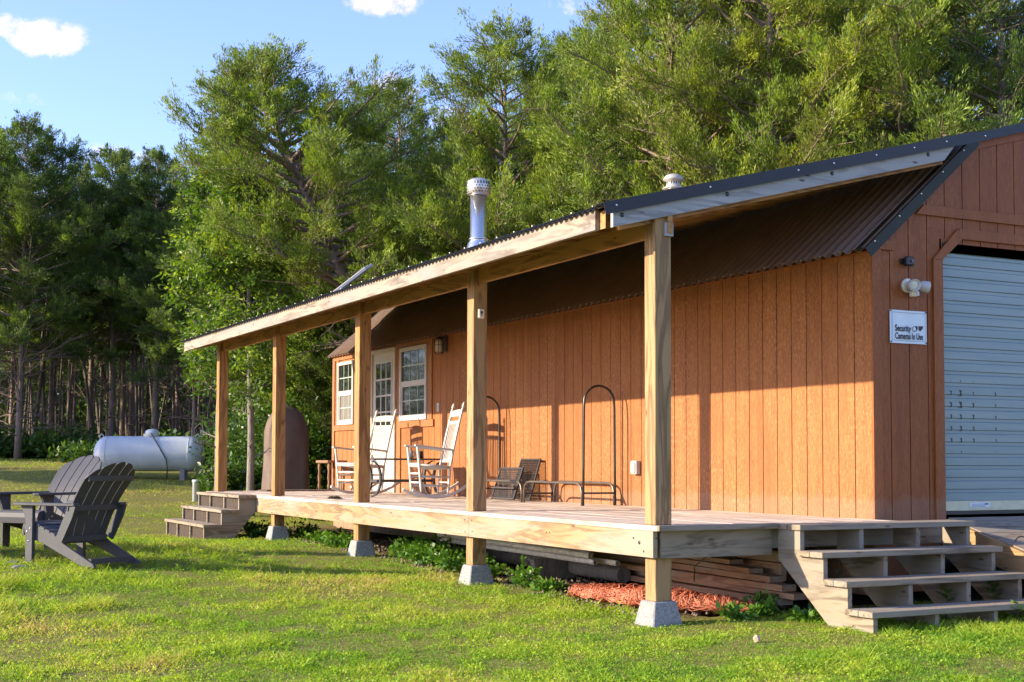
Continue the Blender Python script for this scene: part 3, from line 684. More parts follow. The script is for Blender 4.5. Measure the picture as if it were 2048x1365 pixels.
# ramp before the garage door
rp = thing('ramp', 'weathered plank ramp running up to the garage door', 'ramp', (4.3, -.5, -.5))
mb = MB(); n_ = 11
for i in range(n_):
    y0 = G-.02-.2*i; z0 = .0-.055*i-.03*(i > 4)*(i-4)*.3
    mb.hexa([(2.99, y0-.193, z0-.058-.03), (5.85, y0-.193, z0-.058-.03), (5.85, y0, z0-.03), (2.99, y0, z0-.03), (2.99, y0-.193, z0-.052), (5.85, y0-.193, z0-.052), (5.85, y0, z0), (2.99, y0, z0)])
C(mb, 'planks', 'weatherX', rp)
C(MB().hexa([(2.945, -1.95, -.78), (2.985, -1.95, -.78), (2.985, .15, -.22), (2.945, .15, -.22), (2.945, -1.95, -.60), (2.985, -1.95, -.60), (2.985, .15, -.01), (2.945, .15, -.01)]), 'side_board', 'freshY', rp)
C(MB().hexa([(5.86, -1.95, -.78), (5.9, -1.95, -.78), (5.9, .15, -.22), (5.86, .15, -.22), (5.86, -1.95, -.60), (5.9, -1.95, -.60), (5.9, .15, -.01), (5.86, .15, -.01)]), 'side_board', 'freshY', rp)

# ------------------------------------------------------------------ wall-mounted things
# sign
sg = thing('security_sign', 'white metal security camera sign on the gable wall beside the garage door', 'sign', (2.588, G-.004, 1.568))
def P(mb, name, m, par, bevel=0, label=None): return mb.build(name, m, par, bevel, label)
mb = MB(); n1 = 12; w_, h_ = .2, .136
vs = []
for j in range(n1+1):
    u = -w_+2*w_*j/n1; d = -.004-.007*math.sin(j/n1*PI*1.6+.8)**2
    vs += [(u, d, -h_), (u, d, h_), (u, d+.0015, -h_), (u, d+.0015, h_)]
fs = []
for j in range(n1): a = 4*j; b = a+4; fs += [(a, b, b+1, a+1), (a+2, a+3, b+3, b+2), (a, a+2, b+2, b), (a+1, b+1, b+3, a+3)]
mb.add(vs, fs); P(mb, 'plate', 'sign', sg)
yf = -.0135
mb = MB()
for a, b in (((-.178, yf, -.114), (.178, yf+.001, -.112)), ((-.178, yf, .116), (.178, yf+.001, .118)), ((-.18, yf, -.114), (-.178, yf+.001, .118)), ((.178, yf, -.114), (.18, yf+.001, .118))): mb.box(a, b)
P(mb, 'border', 'blue', sg)
mb = MB()
for sx in (-.19, .19):
    for sz in (-.125, .128): mb.lathe([(.001, -.004), (.006, -.003), (.006, .004)], (sx, yf, sz), 8, 'Y')
P(mb, 'rivet', 'ink', sg)
def text(s, name, size, loc, par, m, sx=.72, rot=(PI/2, 0, 0)):
    c = bpy.data.curves.new(name, 'FONT'); c.body = s; c.size = size; c.extrude = .0004; c.offset = .0016
    t = bpy.data.objects.new(name+'_tmp', c); COL.objects.link(t)
    dg = bpy.context.evaluated_depsgraph_get(); me = bpy.data.meshes.new_from_object(t.evaluated_get(dg))
    bpy.data.objects.remove(t); bpy.data.curves.remove(c)
    o = bpy.data.objects.new(name, me); COL.objects.link(o); me.materials.clear(); me.materials.append(M[m]); o.parent = par
    bw = max(v.co.x for v in me.vertices)-min(v.co.x for v in me.vertices); o.location = loc; o.rotation_euler = rot; o.scale = (sx/bw, 1, 1); me.name = name
    return o
text('Security', 'lettering', .074, (-.150, yf-.0008, -.036), sg, 'ink', .172)
text('Cameras In Use', 'lettering', .074, (-.150, yf-.0008, -.100), sg, 'ink', .302)
mb = MB()
def disc(cx, cz, r_, yy): 
    pts = [(cx+r_*math.cos(2*PI*j/20), cz+r_*math.sin(2*PI*j/20)) for j in range(20)]
    return MB().prism(pts, yy, yy+.0006, 'XZ')
ic = disc(.062, -.013, .022, yf-.0006); ic.prism([(.065, .009), (.092, .012), (.096, -.012), (.07, -.035)], yf-.0006, yf, 'XZ'); ic.prism([(.102, .013), (.155, .013), (.150, -.008), (.124, -.030), (.108, -.024)], yf-.0006, yf, 'XZ')
P(ic, 'camera_symbol', 'ink', sg); P(disc(.059, -.013, .0165, yf-.0014), 'camera_symbol_lens', 'sign', sg)
# flood light
fl = thing('flood_light', 'cream twin-headed motion flood light below the small black camera', 'outdoor light', (2.60, G, 1.905))
P(MB().lathe([(.055, -.028), (.06, -.02), (.06, -.0005)], (-.02, 0, .005), 20, 'Y'), 'base', 'almond', fl)
def head(name, c, d, par):
    q = Vector(d).to_track_quat('Z', 'Y').to_matrix().to_4x4(); q.translation = Vector(c)
    o = MB().lathe([(.012, -.07), (.028, -.06), (.043, -.025), (.050, .02), (.051, .035), (.046, .035), (.042, .02)], (0, 0, 0), 20).build(name, 'vinyl', par); o.matrix_local = q
    l = MB().lathe([(.043, .018), (.043, .022), (.02, .026), (.002, .027)], (0, 0, 0), 20).build('lens', 'lens', o)
    return o
head('lamp_head', (-.03, -.09, .0), (-.25, -1, -.15), fl); head('lamp_head', (.12, -.06, .0), (.95, -.35, -.15), fl)
P(MB().tube([(-.02, -.02, 0), (.04, -.05, 0), (.07, -.06, 0)], .013, 8), 'arm', 'almond', fl)
P(MB().lathe([(.028, -.095), (.033, -.09), (.033, -.05), (.015, -.045), (.012, -.02)], (.0, -.06, .005), 14), 'motion_sensor', 'almond', fl)
P(MB().box((.005, -.098, -.085), (.03, -.088, -.048)), 'sensor_lens', 'vinyl', fl)
# black camera
cm = thing('security_camera', 'small black cube security camera high beside the garage door', 'camera', (2.57, G, 2.105))
P(MB().lathe([(.022, -.02), (.026, -.01), (.026, -.0005)], (-.035, 0, .004), 14, 'Y'), 'mount', 'black', cm)
P(MB().box((-.045, -.075, -.038), (.04, -.022, .04)), 'body', 'black', cm, .012)
P(MB().lathe([(.001, -.004), (.013, -.004), (.013, .001)], (.002, -.0755, .0), 14, 'Y'), 'lens', plain('dark_glass', (.02, .02, .03), .05), cm)
# lantern by the window
ln = thing('wall_lantern', 'caged wall lantern in dark bronze hanging above the window corner', 'wall light', (W, 8.55, 2.05))
P(MB().box((-.02, -.055, -.10), (-.0005, .055, .12)).box((-.12, -.02, .075), (-.02, .02, .10)), 'bracket', plain('bronze', (.07, .04, .03), .5, .3), ln, .003)
P(MB().lathe([(.03, .09), (.055, .075), (.06, .06), (.055, .055)], (-.11, 0, 0), 14), 'cap', plain('bronze_cap', (.07, .04, .03), .5, .3), ln)
P(MB().lathe([(.045, .055), (.052, .0), (.05, -.10), (.03, -.125), (.003, -.13)], (-.11, 0, 0), 14), 'shade', 'lampglass', ln)
mb = MB()
for j in range(6):
    a = 2*PI*j/6; c_, s_ = math.cos(a), math.sin(a)
    mb.tube([(-.11+.06*c_, .06*s_, .06), (-.11+.066*c_, .066*s_, .0), (-.11+.062*c_, .062*s_, -.12), (-.11+.03*c_, .03*s_, -.145)], .004, 5)
for zz, rr in ((-.02, .067), (-.12, .063)): mb.tube([(-.11+rr*math.cos(2*PI*j/16), rr*math.sin(2*PI*j/16), zz) for j in range(17)], .0045, 5)
P(mb, 'cage', plain('bronze_cage', (.06, .04, .03), .5, .3), ln)
# sensor on the second post
sn = thing('post_sensor', 'small cream box with dark keyhole mark high on a porch post', 'sensor', (.073, 3.06, 1.824))
P(MB().box((-.034, -.022, -.046), (.034, -.0005, .046)), 'case', 'almond', sn, .012)
P(MB().lathe([(.001, -.003), (.012, -.003), (.012, .001)], (0, -.0225, .012), 12, 'Y').box((-.004, -.0255, -.018), (.004, -.022, .004)), 'keyhole', 'black', sn)
# satellite internet panel on the porch roof
dp = thing('dish_panel', 'flat white satellite dish panel tilted on the porch roof', 'satellite dish', (1.2, 9.42, 2.69))
d1 = Vector((.395*1.0, -.19, .345)); d2 = Vector((.26, .40, .12)); n_ = d1.cross(d2).normalized()*.045
p0 = Vector((-.24, .14, .08))
P(MB().hexa([p0, p0+d1, p0+d1+d2, p0+d2, p0+n_, p0+d1+n_, p0+d1+d2+n_, p0+d2+n_]), 'panel', 'vinyl', dp, .006)
P(MB().tube([(0, .2, -.1), (.02, .22, .2)], .02, 8).box((-.12, .12, -.05), (.14, .3, -.02)), 'mast', 'vinyl', dp)

# ------------------------------------------------------------------ porch furniture
def rocker(label, loc, rz, sy=.9):
    t = thing('rocking_chair', label, 'rocking chair', loc, rz, 'white rocking chairs on the porch'); t.scale = (1, sy, 1)
    zr = lambda y: .006+(y-.02)**2/1.75
    for sx in (-.25, .25):
        top = [(y, zr(y)+.036) for y in np.linspace(-.52, .40, 15)]; bot = [(y, zr(y)) for y in np.linspace(.41, -.53, 15)]
        P(MB().prism(top+bot, sx-.019, sx+.019, 'YZ'), 'rocker', 'white', t, .003)
    for sx in (-1, 1):
        P(MB().tube([(sx*.25, .26, zr(.26)+.03), (sx*.25, .265, .14), (sx*.25, .285, .30), (sx*.25, .30, .45), (sx*.25, .325, .625), (sx*.25, .33, .655)], [.016, .021, .019, .022, .02, .015], 10), 'front_leg', 'white', t)
        bp = MB().tube([(sx*.235, -.17, zr(-.17)+.03), (sx*.235, -.19, .18), (sx*.235, -.215, .42), (sx*.235, -.30, .75), (sx*.235, -.405, 1.10), (sx*.235, -.412, 1.12), (sx*.235, -.418, 1.135), (sx*.235, -.427, 1.16), (sx*.235, -.435, 1.185), (sx*.235, -.437, 1.192)], [.015, .021, .02, .02, .019, .012, .024, .021, .012, .004], 10)
        P(bp, 'back_post', 'white', t)
        P(MB().bar((sx*.26, .375, .655), (sx*.25, -.24, .60), .058, .024), 'arm', 'white', t, .008)
        for z_ in (.16, .27): P(MB().tube([(sx*.25, .27, z_), (sx*.25, .05, z_), (sx*.24, -.185, z_)], [.009, .014, .009], 8), 'rung', 'white', t)
    for z_ in (.20, .31): P(MB().tube([(-.25, .272+.03*z_, z_), (0, .272+.03*z_, z_), (.25, .272+.03*z_, z_)], [.009, .015, .009], 8), 'rung', 'white', t)
    P(MB().tube([(-.24, -.19, .2), (.24, -.19, .2)], .01, 8), 'rung', 'white', t)
    # woven seat, dipped
    v = []; nx, ny = 8, 8
    for j in range(ny+1):
        for i in range(nx+1):
            u = i/nx*2-1; w = j/ny; v.append((u*.245, -.20+w*.50, .395+.03*w+(.0)-.028*(1-u*u)*math.sin(w*PI)))
    f = [(j*(nx+1)+i, j*(nx+1)+i+1, (j+1)*(nx+1)+i+1, (j+1)*(nx+1)+i) for j in range(ny) for i in range(nx)]
    k = len(v); v2_ = [(a, b, c-.03) for a, b, c in v]
    ring = [i for i in range(nx+1)]+[j*(nx+1)+nx for j in range(1, ny+1)]+[ny*(nx+1)+i for i in range(nx-1, -1, -1)]+[j*(nx+1) for j in range(ny-1, 0, -1)]
    fs = f+[tuple(reversed([q+k for q in a])) for a in f]+[(ring[i], ring[(i+1) % len(ring)], ring[(i+1) % len(ring)]+k, ring[i]+k) for i in range(len(ring))]
    P(MB().add(v+v2_, fs, True), 'seat', 'white', t)
    P(MB().tube([(-.25, .30, .425), (.25, .30, .425)], .016, 8).tube([(-.25, .30, .42), (-.24, -.21, .39)], .016, 8).tube([(.25, .30, .42), (.24, -.21, .39)], .016, 8), 'seat_frame', 'white', t)
    bk = lambda z_: -.215-(z_-.42)*.28
    for z_, h_ in ((1.055, .07), (.945, .045), (.47, .045)):
        ys = bk(z_)
        pts = []
        m_ = MB(); nseg = 6; vs = []
        for i in range(nseg+1):
            u = i/nseg*2-1; dy = -.025*(1-u*u); hh = h_*(1+.25*(1-u*u)) if z_ > 1 else h_
            for dz in (-h_/2, -h_/2+hh):
                yy = ys+dy-(dz)*.28
                vs += [(u*.23, yy-.008, z_+dz), (u*.23, yy+.008, z_+dz)]
        fs = [(0, 2, 3, 1), (4*nseg, 4*nseg+1, 4*nseg+3, 4*nseg+2)]
        for i in range(nseg): a = 4*i; b = a+4; fs += [(a, b, b+2, a+2), (a+1, a+3, b+3, b+1), (a+2, b+2, b+3, a+3), (a, a+1, b+1, b)]
        P(m_.add(vs, fs, True), 'back_rail', 'white', t)
    for i in range(9):
        u = (i-4)/4.6; dy = -.025*(1-u*u)
        P(MB().bar((u*.2, bk(.49)+dy, .49), (u*.22, bk(.93)+dy, .93), .022, .01, (0, 1, 0)), 'back_slat', 'white', t)
    return t
rocker('white rocking chair seen from its side, nearer the black rack', (1.42, 7.22, 0), math.atan2(.156, -.987)-PI/2, .78)
rocker('white slatted rocking chair on the far side of the dark table, showing its front', (1.42, 9.62, 0), math.atan2(-.22, -.975)-PI/2)
# table with bowed legs
tb = thing('side_table', 'low dark table with bowed band legs between the rocking chairs', 'table', (1.45, 8.2, 0))
P(MB().box((-.50, -.2, .475), (.45, .2, .498)), 'tabletop', 'tabletop', tb, .004)
P(MB().box((-.42, -.10, .19), (.38, .10, .225)), 'lower_shelf', 'tabletop', tb, .004)
for sx, x0 in ((-1, -.52), (1, .48)):
    pts = []
    for yy in (-.16, .16):
        v = []; n1 = 14
        for i in range(n1+1):
            a = -1+2*i/n1; z_ = .235+a*.235; xx = x0-sx*(.13*(1-a*a)**.5+.0)
            for dx, dy in ((-.012, -.025), (.012, -.025), (.012, .025), (-.012, .025)): v.append((xx+dx, yy+dy, z_))
        f = [(4*i+j, 4*i+(j+1) % 4, 4*i+4+(j+1) % 4, 4*i+4+j) for i in range(n1) for j in range(4)]+[(0, 3, 2, 1), (4*n1, 4*n1+1, 4*n1+2, 4*n1+3)]
        P(MB().add(v, f), 'leg', 'tabletop', tb)
mg = thing('mug', 'small blue patterned cup standing on the dark table', 'cup', (1.50, 8.12, .499))
P(MB().lathe([(.034, 0), (.042, .02), (.045, .10), (.041, .10), (.036, .02)], (0, 0, 0), 16), 'cup_body', plain('cup_glaze', (.30, .40, .50), .25, 0, .6, 40), mg)
P(MB().tube([(.043, 0, .085), (.068, 0, .08), (.072, 0, .05), (.062, 0, .025), (.042, 0, .025)], .006, 6), 'cup_handle', 'white', mg)
cn = MB().lathe([(.03, 0), (.033, .004), (.033, .085), (.026, .09), (.026, .094)], (1.66, 8.15, .499), 16).build('drink_can', 'black'); tag(cn, 'short dark can beside the blue cup on the table', 'can')
# little wooden stand
stl = thing('wooden_stand', 'small brown wooden stand with turned legs by the far corner', 'side table', (1.96, 12.45, 0))
P(MB().box((-.17, -.28, .43), (.17, .28, .475)), 'top', 'oldwood', stl, .012)
for sx in (-.12, .12):
    for sy in (-.23, .23): P(MB().tube([(sx, sy, 0), (sx, sy, .08), (sx, sy, .12), (sx, sy, .2), (sx, sy, .3), (sx, sy, .36), (sx, sy, .43)], [.018, .024, .015, .026, .017, .027, .02], 10), 'leg', 'oldwood', stl)
# log rack
rk = thing('log_rack', 'empty black tubular firewood rack with tall arched ends along the wall', 'firewood rack', (1.93, 5.4, 0))
def arch(y, lean):
    r_ = .185; pts = [(-.185-.01, y-.0, .0), (-.19, y+lean*.3, .4), (-.185, y+lean, 1.02)]
    for j in range(1, 12):
        a = PI-PI*j/12; pts.append((.0+r_*math.cos(a), y+lean*1.1, 1.07+r_*math.sin(a)))
    pts += [(.185, y+lean, 1.02), (.19, y+lean*.3, .4), (.195, y, 0)]
    return MB().tube(pts, .0135, 10)
for y_ in (-1.36, 1.36):
    P(arch(y_, .0), 'arched_end', 'tube', rk); P(MB().tube([(-.19, y_, .13), (.19, y_, .13)], .010, 8), 'cross_bar', 'tube', rk)
for sx in (-.195, .195):
    for a, b in ((-1.335, -.03), (.03, 1.335)):
        P(MB().tube([(sx, a, 0), (sx, a, .13), (sx, a+.02, .19), (sx, a+.07, .225), (sx, a+.14, .235), (sx, b-.14, .235), (sx, b-.07, .225), (sx, b-.02, .19), (sx, b, .13), (sx, b, 0)], .0125, 8), 'bottom_rail', 'tubeworn', rk)
P(MB().tube([(-.195, 0, .10), (.195, 0, .10)], .010, 8), 'cross_bar', 'tube', rk)
# mesh panels leaning on the wall
def mesh_panel(name, label, loc, w, h, rx, rzz, step, mat='mesh', legs=False):
    t = thing(name, label, 'mesh panel', loc, 0); t.rotation_euler = (rx, 0, rzz)
    f = MB().box((-w/2, -.012, 0), (-w/2+.022, .012, h)).box((w/2-.022, -.012, 0), (w/2, .012, h)).box((-w/2+.022, -.012, 0), (w/2-.022, .012, .022)).box((-w/2+.022, -.012, h-.022), (w/2-.022, .012, h))
    P(f, 'frame', mat, t, .004)
    m = MB(); d = step; x_ = -w/2-h
    while x_ < w/2+h:
        for s in (1, -1):
            a = [x_, 0.]; b = [x_+s*h*.55, h]
            pts = []
            for tt in np.linspace(0, 1, 60):
                xx = a[0]+(b[0]-a[0])*tt; zz = h*tt
                if -w/2+.01 < xx < w/2-.01: pts.append((xx, .001*s, zz))
            if len(pts) > 1: m.bar(pts[0], pts[-1], .006, .005, (0, 1, 0))
        x_ += d
    P(m, 'mesh', mat, t)
    if legs: P(MB().box((-w/2, -.05, h*.3), (w/2, -.013, h*.34)), 'cross_bar', mat, t)
    return t
mesh_panel('mesh_panel', 'larger black mesh panel leaning on the wall behind the smaller one', (2.04, 6.05, .012), .62, .50, R(-16), -PI/2+R(-6), .030, 'mesh')
mesh_panel('mesh_panel', 'smaller black mesh panel tilted in front of the larger one', (1.86, 6.16, .012), .50, .40, R(-20), -PI/2+R(6), .026, 'mesh', True)
# moss clump
rr = np.random.default_rng(4)
v = []; f = []
for i in range(500):
    a = rr.uniform(0, 6.28); r_ = .085*math.sqrt(rr.uniform()); h_ = .03*(1-(r_/.09)**2)
    c_ = np.array([.266+r_*math.cos(a), 7.55+r_*1.3*math.sin(a), h_*rr.uniform(.1, 1)]); d = rr.normal(0, .012, 3); e = rr.normal(0, .008, 3)
    k = len(v); v += [c_, c_+d, c_+e+abs(d)*.3]; f.append((k, k+1, k+2))
v = np.array(v); v[:, 2] = np.maximum(v[:, 2], .003)
tag(mesh_np('moss_clump', v, f, M['moss']), 'small dark dried moss clump on the porch boards', 'moss clump')
# door mat at the far end
tag(MB().box((.75, 12.52-.6, .0035), (2.0, 12.40, .016)).build('door_mat', plain('mat_brown', (.10, .06, .04), .9)), 'thin brown mat at the far edge of the porch boards', 'mat')
# covered smoker
cv = thing('covered_grill', 'tall rounded brown cloth cover over a grill beyond the porch end', 'covered grill', (1.99, 14.9, -.33))
def cover():
    v = []; nz_, na = 26, 40
    for i in range(nz_+1):
        t = i/nz_; z_ = .28+1.50*t
        if t < .62: s = 1.0-.05*t
        else: q = (t-.62)/.38; s = (1-.05*.62)*math.sqrt(max(0, 1-q**2.1))*.97+.03*(1-q)
        for j in range(na):
            a = 2*PI*j/na; cx, sy = math.cos(a), math.sin(a)
            wr = 1+.03*math.sin(a*5+t*3)+.028*math.sin(a*9-t*6)+.04*(1-t)*math.sin(a*11+1)
            e = .55
            px = .38*math.copysign(abs(cx)**e, cx)*s*wr; py = .30*math.copysign(abs(sy)**e, sy)*(s*.9+.1*(1-t))*wr
            v.append((px, py, z_+.012*math.sin(a*3)*(1-t)))
    f = [(i*na+j, i*na+(j+1) % na, (i+1)*na+(j+1) % na, (i+1)*na+j) for i in range(nz_) for j in range(na)]+[tuple(nz_*na+j for j in range(na))]
    return MB().add(v, f, True)
P(cover(), 'cloth_cover', 'cover', cv)
P(MB().tube([(-.05, -.05, 1.775), (.0, -.02, 1.80), (.06, .0, 1.775)], .008, 6), 'top_strap', 'stone', cv)
for sx in (-.22, .22):
    for sy in (-.18, .18): P(MB().tube([(sx, sy, 0), (sx, sy, .35)], .025, 8), 'leg', 'vinyl' if sx < 0 else 'black', cv)

# ------------------------------------------------------------------ adirondack chairs
def adirondack(label, loc, rz):
    t = thing('adirondack_chair', label, 'lawn chair', loc, rz, 'dark grey lawn chairs by the fire pit')
    Mt = 'adir'
    for sx in (-1, 1):
        x0 = sx*.27
        poly = [(.47, .36), (.44, .385), (.30, .375), (.02, .27), (-.10, .20), (-.50, .03), (-.52, .0), (-.36, .0), (-.12, .085), (.20, .20), (.40, .25), (.46, .29)]
        P(MB().prism(poly, x0-.015, x0+.015, 'YZ'), 'side_rail', Mt, t, .003)
        x1 = sx*.305
        P(MB().box((x1-.0185, .30, 0), (x1+.0185, .40, .555)), 'front_leg', Mt, t, .004)
        P(MB().prism([(.40, .554), (.47, .554), (.42, .46), (.40, .38)], x1-.016, x1+.016, 'YZ'), 'arm_bracket', Mt, t)
        ap = [(sx*.24, -.27), (sx*.24, .35), (sx*.245, .50), (sx*.27, .545), (sx*.31, .56), (sx*.36, .545), (sx*.385, .50), (sx*.385, .33), (sx*.345, -.05), (sx*.32, -.27)]
        P(MB().prism(ap, .556, .582, 'XY'), 'arm', Mt, t, .005)
        b = MB()
        for (yy, zz) in ((.33, .34), (.37, .31), (.35, .22)): b.lathe([(.001, -.006*1), (.008, -.004), (.008, .002)], (x1+sx*.0185+(-.0 if sx < 0 else .004), yy, zz), 8, 'X')
        P(b, 'bolts', 'galv', t)
    # seat slats following the rail
    prof = [(.475, .30, 80), (.462, .345, 55), (.43, .385, 12), (.36, .39, 0), (.285, .375, -14), (.21, .345, -20), (.135, .318, -20), (.06, .29, -20), (-.015, .26, -22)]
    for yy, zz, an in prof[2:]:
        d = Vector((0, math.cos(R(-an)), math.sin(R(-an)))); a = Vector((-.285, yy, zz)); b = Vector((.285, yy, zz))
        P(MB().bar(a, b, .068, .02, (0, -d.z if False else math.sin(R(an)), math.cos(R(an)))), 'seat_slat', Mt, t, .003)
    P(MB().prism([(.44, .395), (.478, .375), (.492, .33), (.485, .27), (.468, .27), (.472, .33), (.46, .365), (.435, .38)], -.285, .285, 'YZ'), 'front_slat', Mt, t)
    # fan back, each slat curved with a rounded tip
    def back(s):        # s 0..1 -> (y, z) with curl
        return (-.02-.40*s-.11*s*s+.055*math.sin(s*PI), .20+.77*s)
    for i in range(5):
        u = i-2; n1 = 16; nc = 6; v = []
        for j in range(n1+1):
            for k in range(nc+1):
                t_ = -1+2*k/nc
                if u == 0: top = 1.0-.035*abs(t_)**2.5
                else:
                    q = (t_+1)/2 if u > 0 else (1-t_)/2
                    top = (.985 if abs(u) == 1 else .915)-(.055 if abs(u) == 1 else .12)*q**2.2
                s = top*j/n1; y_, z_ = back(s); xc = u*(.099+.024*s)+t_*(.046+.0115*s); dy = -.03*(1-(xc/.3)**2)
                v += [(xc, y_+dy-.009, z_), (xc, y_+dy+.009, z_+.004)]
        m_ = 2*(nc+1); f = []
        for j in range(n1):
            for k in range(nc):
                a = j*m_+2*k; f += [(a, a+2, a+2+m_, a+m_), (a+1, a+1+m_, a+3+m_, a+3)]
            a = j*m_; f.append((a, a+m_, a+m_+1, a+1)); a = j*m_+2*nc; f.append((a, a+1, a+m_+1, a+m_))
        for k in range(nc): a = 2*k; f.append((a, a+1, a+3, a+2)); a = n1*m_+2*k; f.append((a, a+2, a+3, a+1))
        P(MB().add(v, f), 'back_slat', Mt, t, .002)
    for s, w_ in ((.06, .25), (.44, .32), (.80, .268)):
        y_, z_ = back(s); h_ = .055; v = []; n1 = 10
        for j in range(n1+1):
            xx = -w_+2*w_*j/n1 if s != .44 else -w_+2*w_*j/n1
            dy = -.03*(1-(xx/.3)**2)-.012
            tl = -.40*h_/2
            v += [(xx, y_+dy-.018, z_-h_/2), (xx, y_+dy, z_-h_/2), (xx, y_+dy+tl*.9, z_+h_/2), (xx, y_+dy-.018+tl*.9, z_+h_/2)]
        f = [(4*j+k, 4*j+(k+1) % 4, 4*j+4+(k+1) % 4, 4*j+4+k) for j in range(n1) for k in range(4)]+[(0, 3, 2, 1), (4*n1, 4*n1+1, 4*n1+2, 4*n1+3)]
        P(MB().add(v, f), 'back_brace', Mt, t, .002)
    for sx in (-1, 1): P(MB().prism([(-.10, .22), (-.02, .26), (-.18, .555), (-.28, .555), (-.24, .45)], sx*.30-.012, sx*.30+.012, 'YZ'), 'arm_support', Mt, t)
    P(MB().box((-.255, -.44, .025), (.255, -.40, .075)), 'stretcher', Mt, t)
    return t
def place(x, y, dz=0): return (x, y, g0(x, y)+dz)
adirondack('dark grey slatted lawn chair seen from behind, nearer the camera', place(-3.11, 5.24, -.0), math.atan2(.858, -.514)-PI/2)
adirondack('dark grey lawn chair showing its sunlit curved back front, behind the other one', place(-3.14, 6.80), math.atan2(-.594, -.807)-PI/2)
# fire pit edge, bricks and stones
def rock(name, label, loc, s, seed, m='stone', cat='stone', grp=None):
    bm = bmesh.new(); bmesh.ops.create_icosphere(bm, subdivisions=3, radius=1); r2 = np.random.default_rng(seed)
    ds = r2.normal(0, 1, (6, 3)); ds /= np.linalg.norm(ds, axis=1)[:, None]
    for v in bm.verts:
        c = np.array(v.co)
        for d in ds:
            k = c@d-.72
            if k > 0: c = c-d*k*.85
        c = c*(1+.06*math.sin(7*c[0]+seed)+.05*math.sin(9*c[1]+2*seed))
        v.co = Vector((c[0]*s[0], c[1]*s[1], c[2]*s[2]))
    me = bpy.data.meshes.new(name); bm.to_mesh(me); bm.free(); me.materials.append(M[m]); o = bpy.data.objects.new(name, me); COL.objects.link(o); o.location = loc
    return tag(o, label, cat, grp)
fp = thing('fire_pit_wall', 'edge of a low brown brick fire pit ring at the frame edge', 'fire pit', place(*spot(-38, 13.6)))
random.seed(8)
for i in range(6):
    for j in range(10):
        a = -1.2+j*.27+(i % 2)*.13; P(MB().bar((-.34+.42*math.cos(a), .42*math.sin(a), .035+.068*i), (-.34+.42*math.cos(a+.24), .42*math.sin(a+.24), .035+.068*i), .10, .062), 'brick', 'brick', fp, .006)
for i, (px_, D, sx_, sy_, sz_, lab) in enumerate(((1511, 9.0, .05, .04, .045, 'small tan pebble alone in the grass below the nearest footing'), (45, 12.6, .10, .07, .03, 'flat grey stone half sunk in grass below the front lawn chair'),
        (30, 12.9, .07, .06, .02, 'small pale stone beside the flat grey one near the fire pit'), (335, 15.3, .09, .06, .03, 'flat grey rock in the bare patch right of the front lawn chair'))):
    x_, y_ = spot(px_, D); rock('stone', lab, (x_, y_, g0(x_, y_)+(.02 if i == 0 else .0)), (sx_*(.55 if i == 0 else 1), sy_*(.6 if i == 0 else 1), sz_*(.65 if i == 0 else 1)), i+3, 'stone' if i else 'tanstone')

# ------------------------------------------------------------------ gas tank, pipe, pole
tx, ty = spot(300, 30); tz = .62
tk = thing('gas_tank', 'long pale blue-grey propane tank lying beyond the lawn chairs', 'gas tank', (tx, ty, g0(tx, ty)), -YAW+R(3))
zc = tz-g0(tx, ty); rr_ = .385; Lh = 1.2
prof = []
for j in range(9): a = PI/2*j/8; prof.append((max(.004, rr_*math.sin(a)), -Lh+.30*(1-math.cos(a))))
prof += [(rr_, Lh-.30)]
for j in range(1, 9): a = PI/2*j/8; prof.append((max(.004, rr_*math.cos(a)), Lh-.30*(1-math.sin(a))))
P(MB().lathe(prof, (0, 0, zc), 40, 'X'), 'tank_body', 'tank', tk)
for xx in (-Lh+.31, Lh-.31): P(MB().lathe([(rr_-.01, -.008), (rr_+.005, -.006), (rr_+.005, .006), (rr_-.01, .008)], (xx, 0, zc), 40, 'X'), 'weld_band', 'tank', tk)
P(MB().lathe([(.13, -.03), (.15, .0), (.15, .09), (.13, .13), (.06, .155), (.003, .16)], (.05, 0, zc+rr_), 24), 'valve_dome', 'tank', tk)
for xx in (-Lh+.16, Lh-.16): P(MB().tube([(xx-.035, 0, zc+rr_-.07), (xx-.04, 0, zc+rr_+.01), (xx, 0, zc+rr_+.05), (xx+.04, 0, zc+rr_+.01), (xx+.035, 0, zc+rr_-.05)], .011, 8), 'lifting_lug', 'tank', tk)
P(MB().tube([(.06, -.14, zc+rr_+.06), (.12, -.22, zc+rr_-.02), (.22, -.34, zc+.24), (.34, -.395, zc+.05), (.44, -.40, zc-.12), (.47, -.40, zc-.3), (.46, -.40, -.02)], .013, 8), 'gas_hose', 'hose', tk)
for xx in (-.75, .75): P(MB().box((xx-.05, -.2, -.05), (xx+.05, .2, zc-rr_+.05)), 'foot', 'concrete', tk)
x_, y_ = spot(394, 26.3)
tag(MB().lathe([(.068, -.05), (.068, .36), (.076, .362), (.076, .405), (.07, .41), (.01, .412)], (x_, y_, g0(x_, y_)), 20).build('cleanout_pipe', 'pvc'), 'short white capped pipe standing in the grass left of the small steps', 'pipe')
x_, y_ = spot(404, 29.2); z_ = g0(x_, y_)
ap = thing('antenna_pole', 'thin dark pole with small white tag beside the gas tank', 'pole', (x_, y_, z_))
P(MB().tube([(0, 0, 0), (.01, 0, .9), (.02, 0, 1.75)], [.012, .01, .006], 6), 'pole', 'black', ap); P(MB().box((-.03, -.02, 1.02), (.05, -.012, 1.17)), 'tag', 'vinyl', ap)

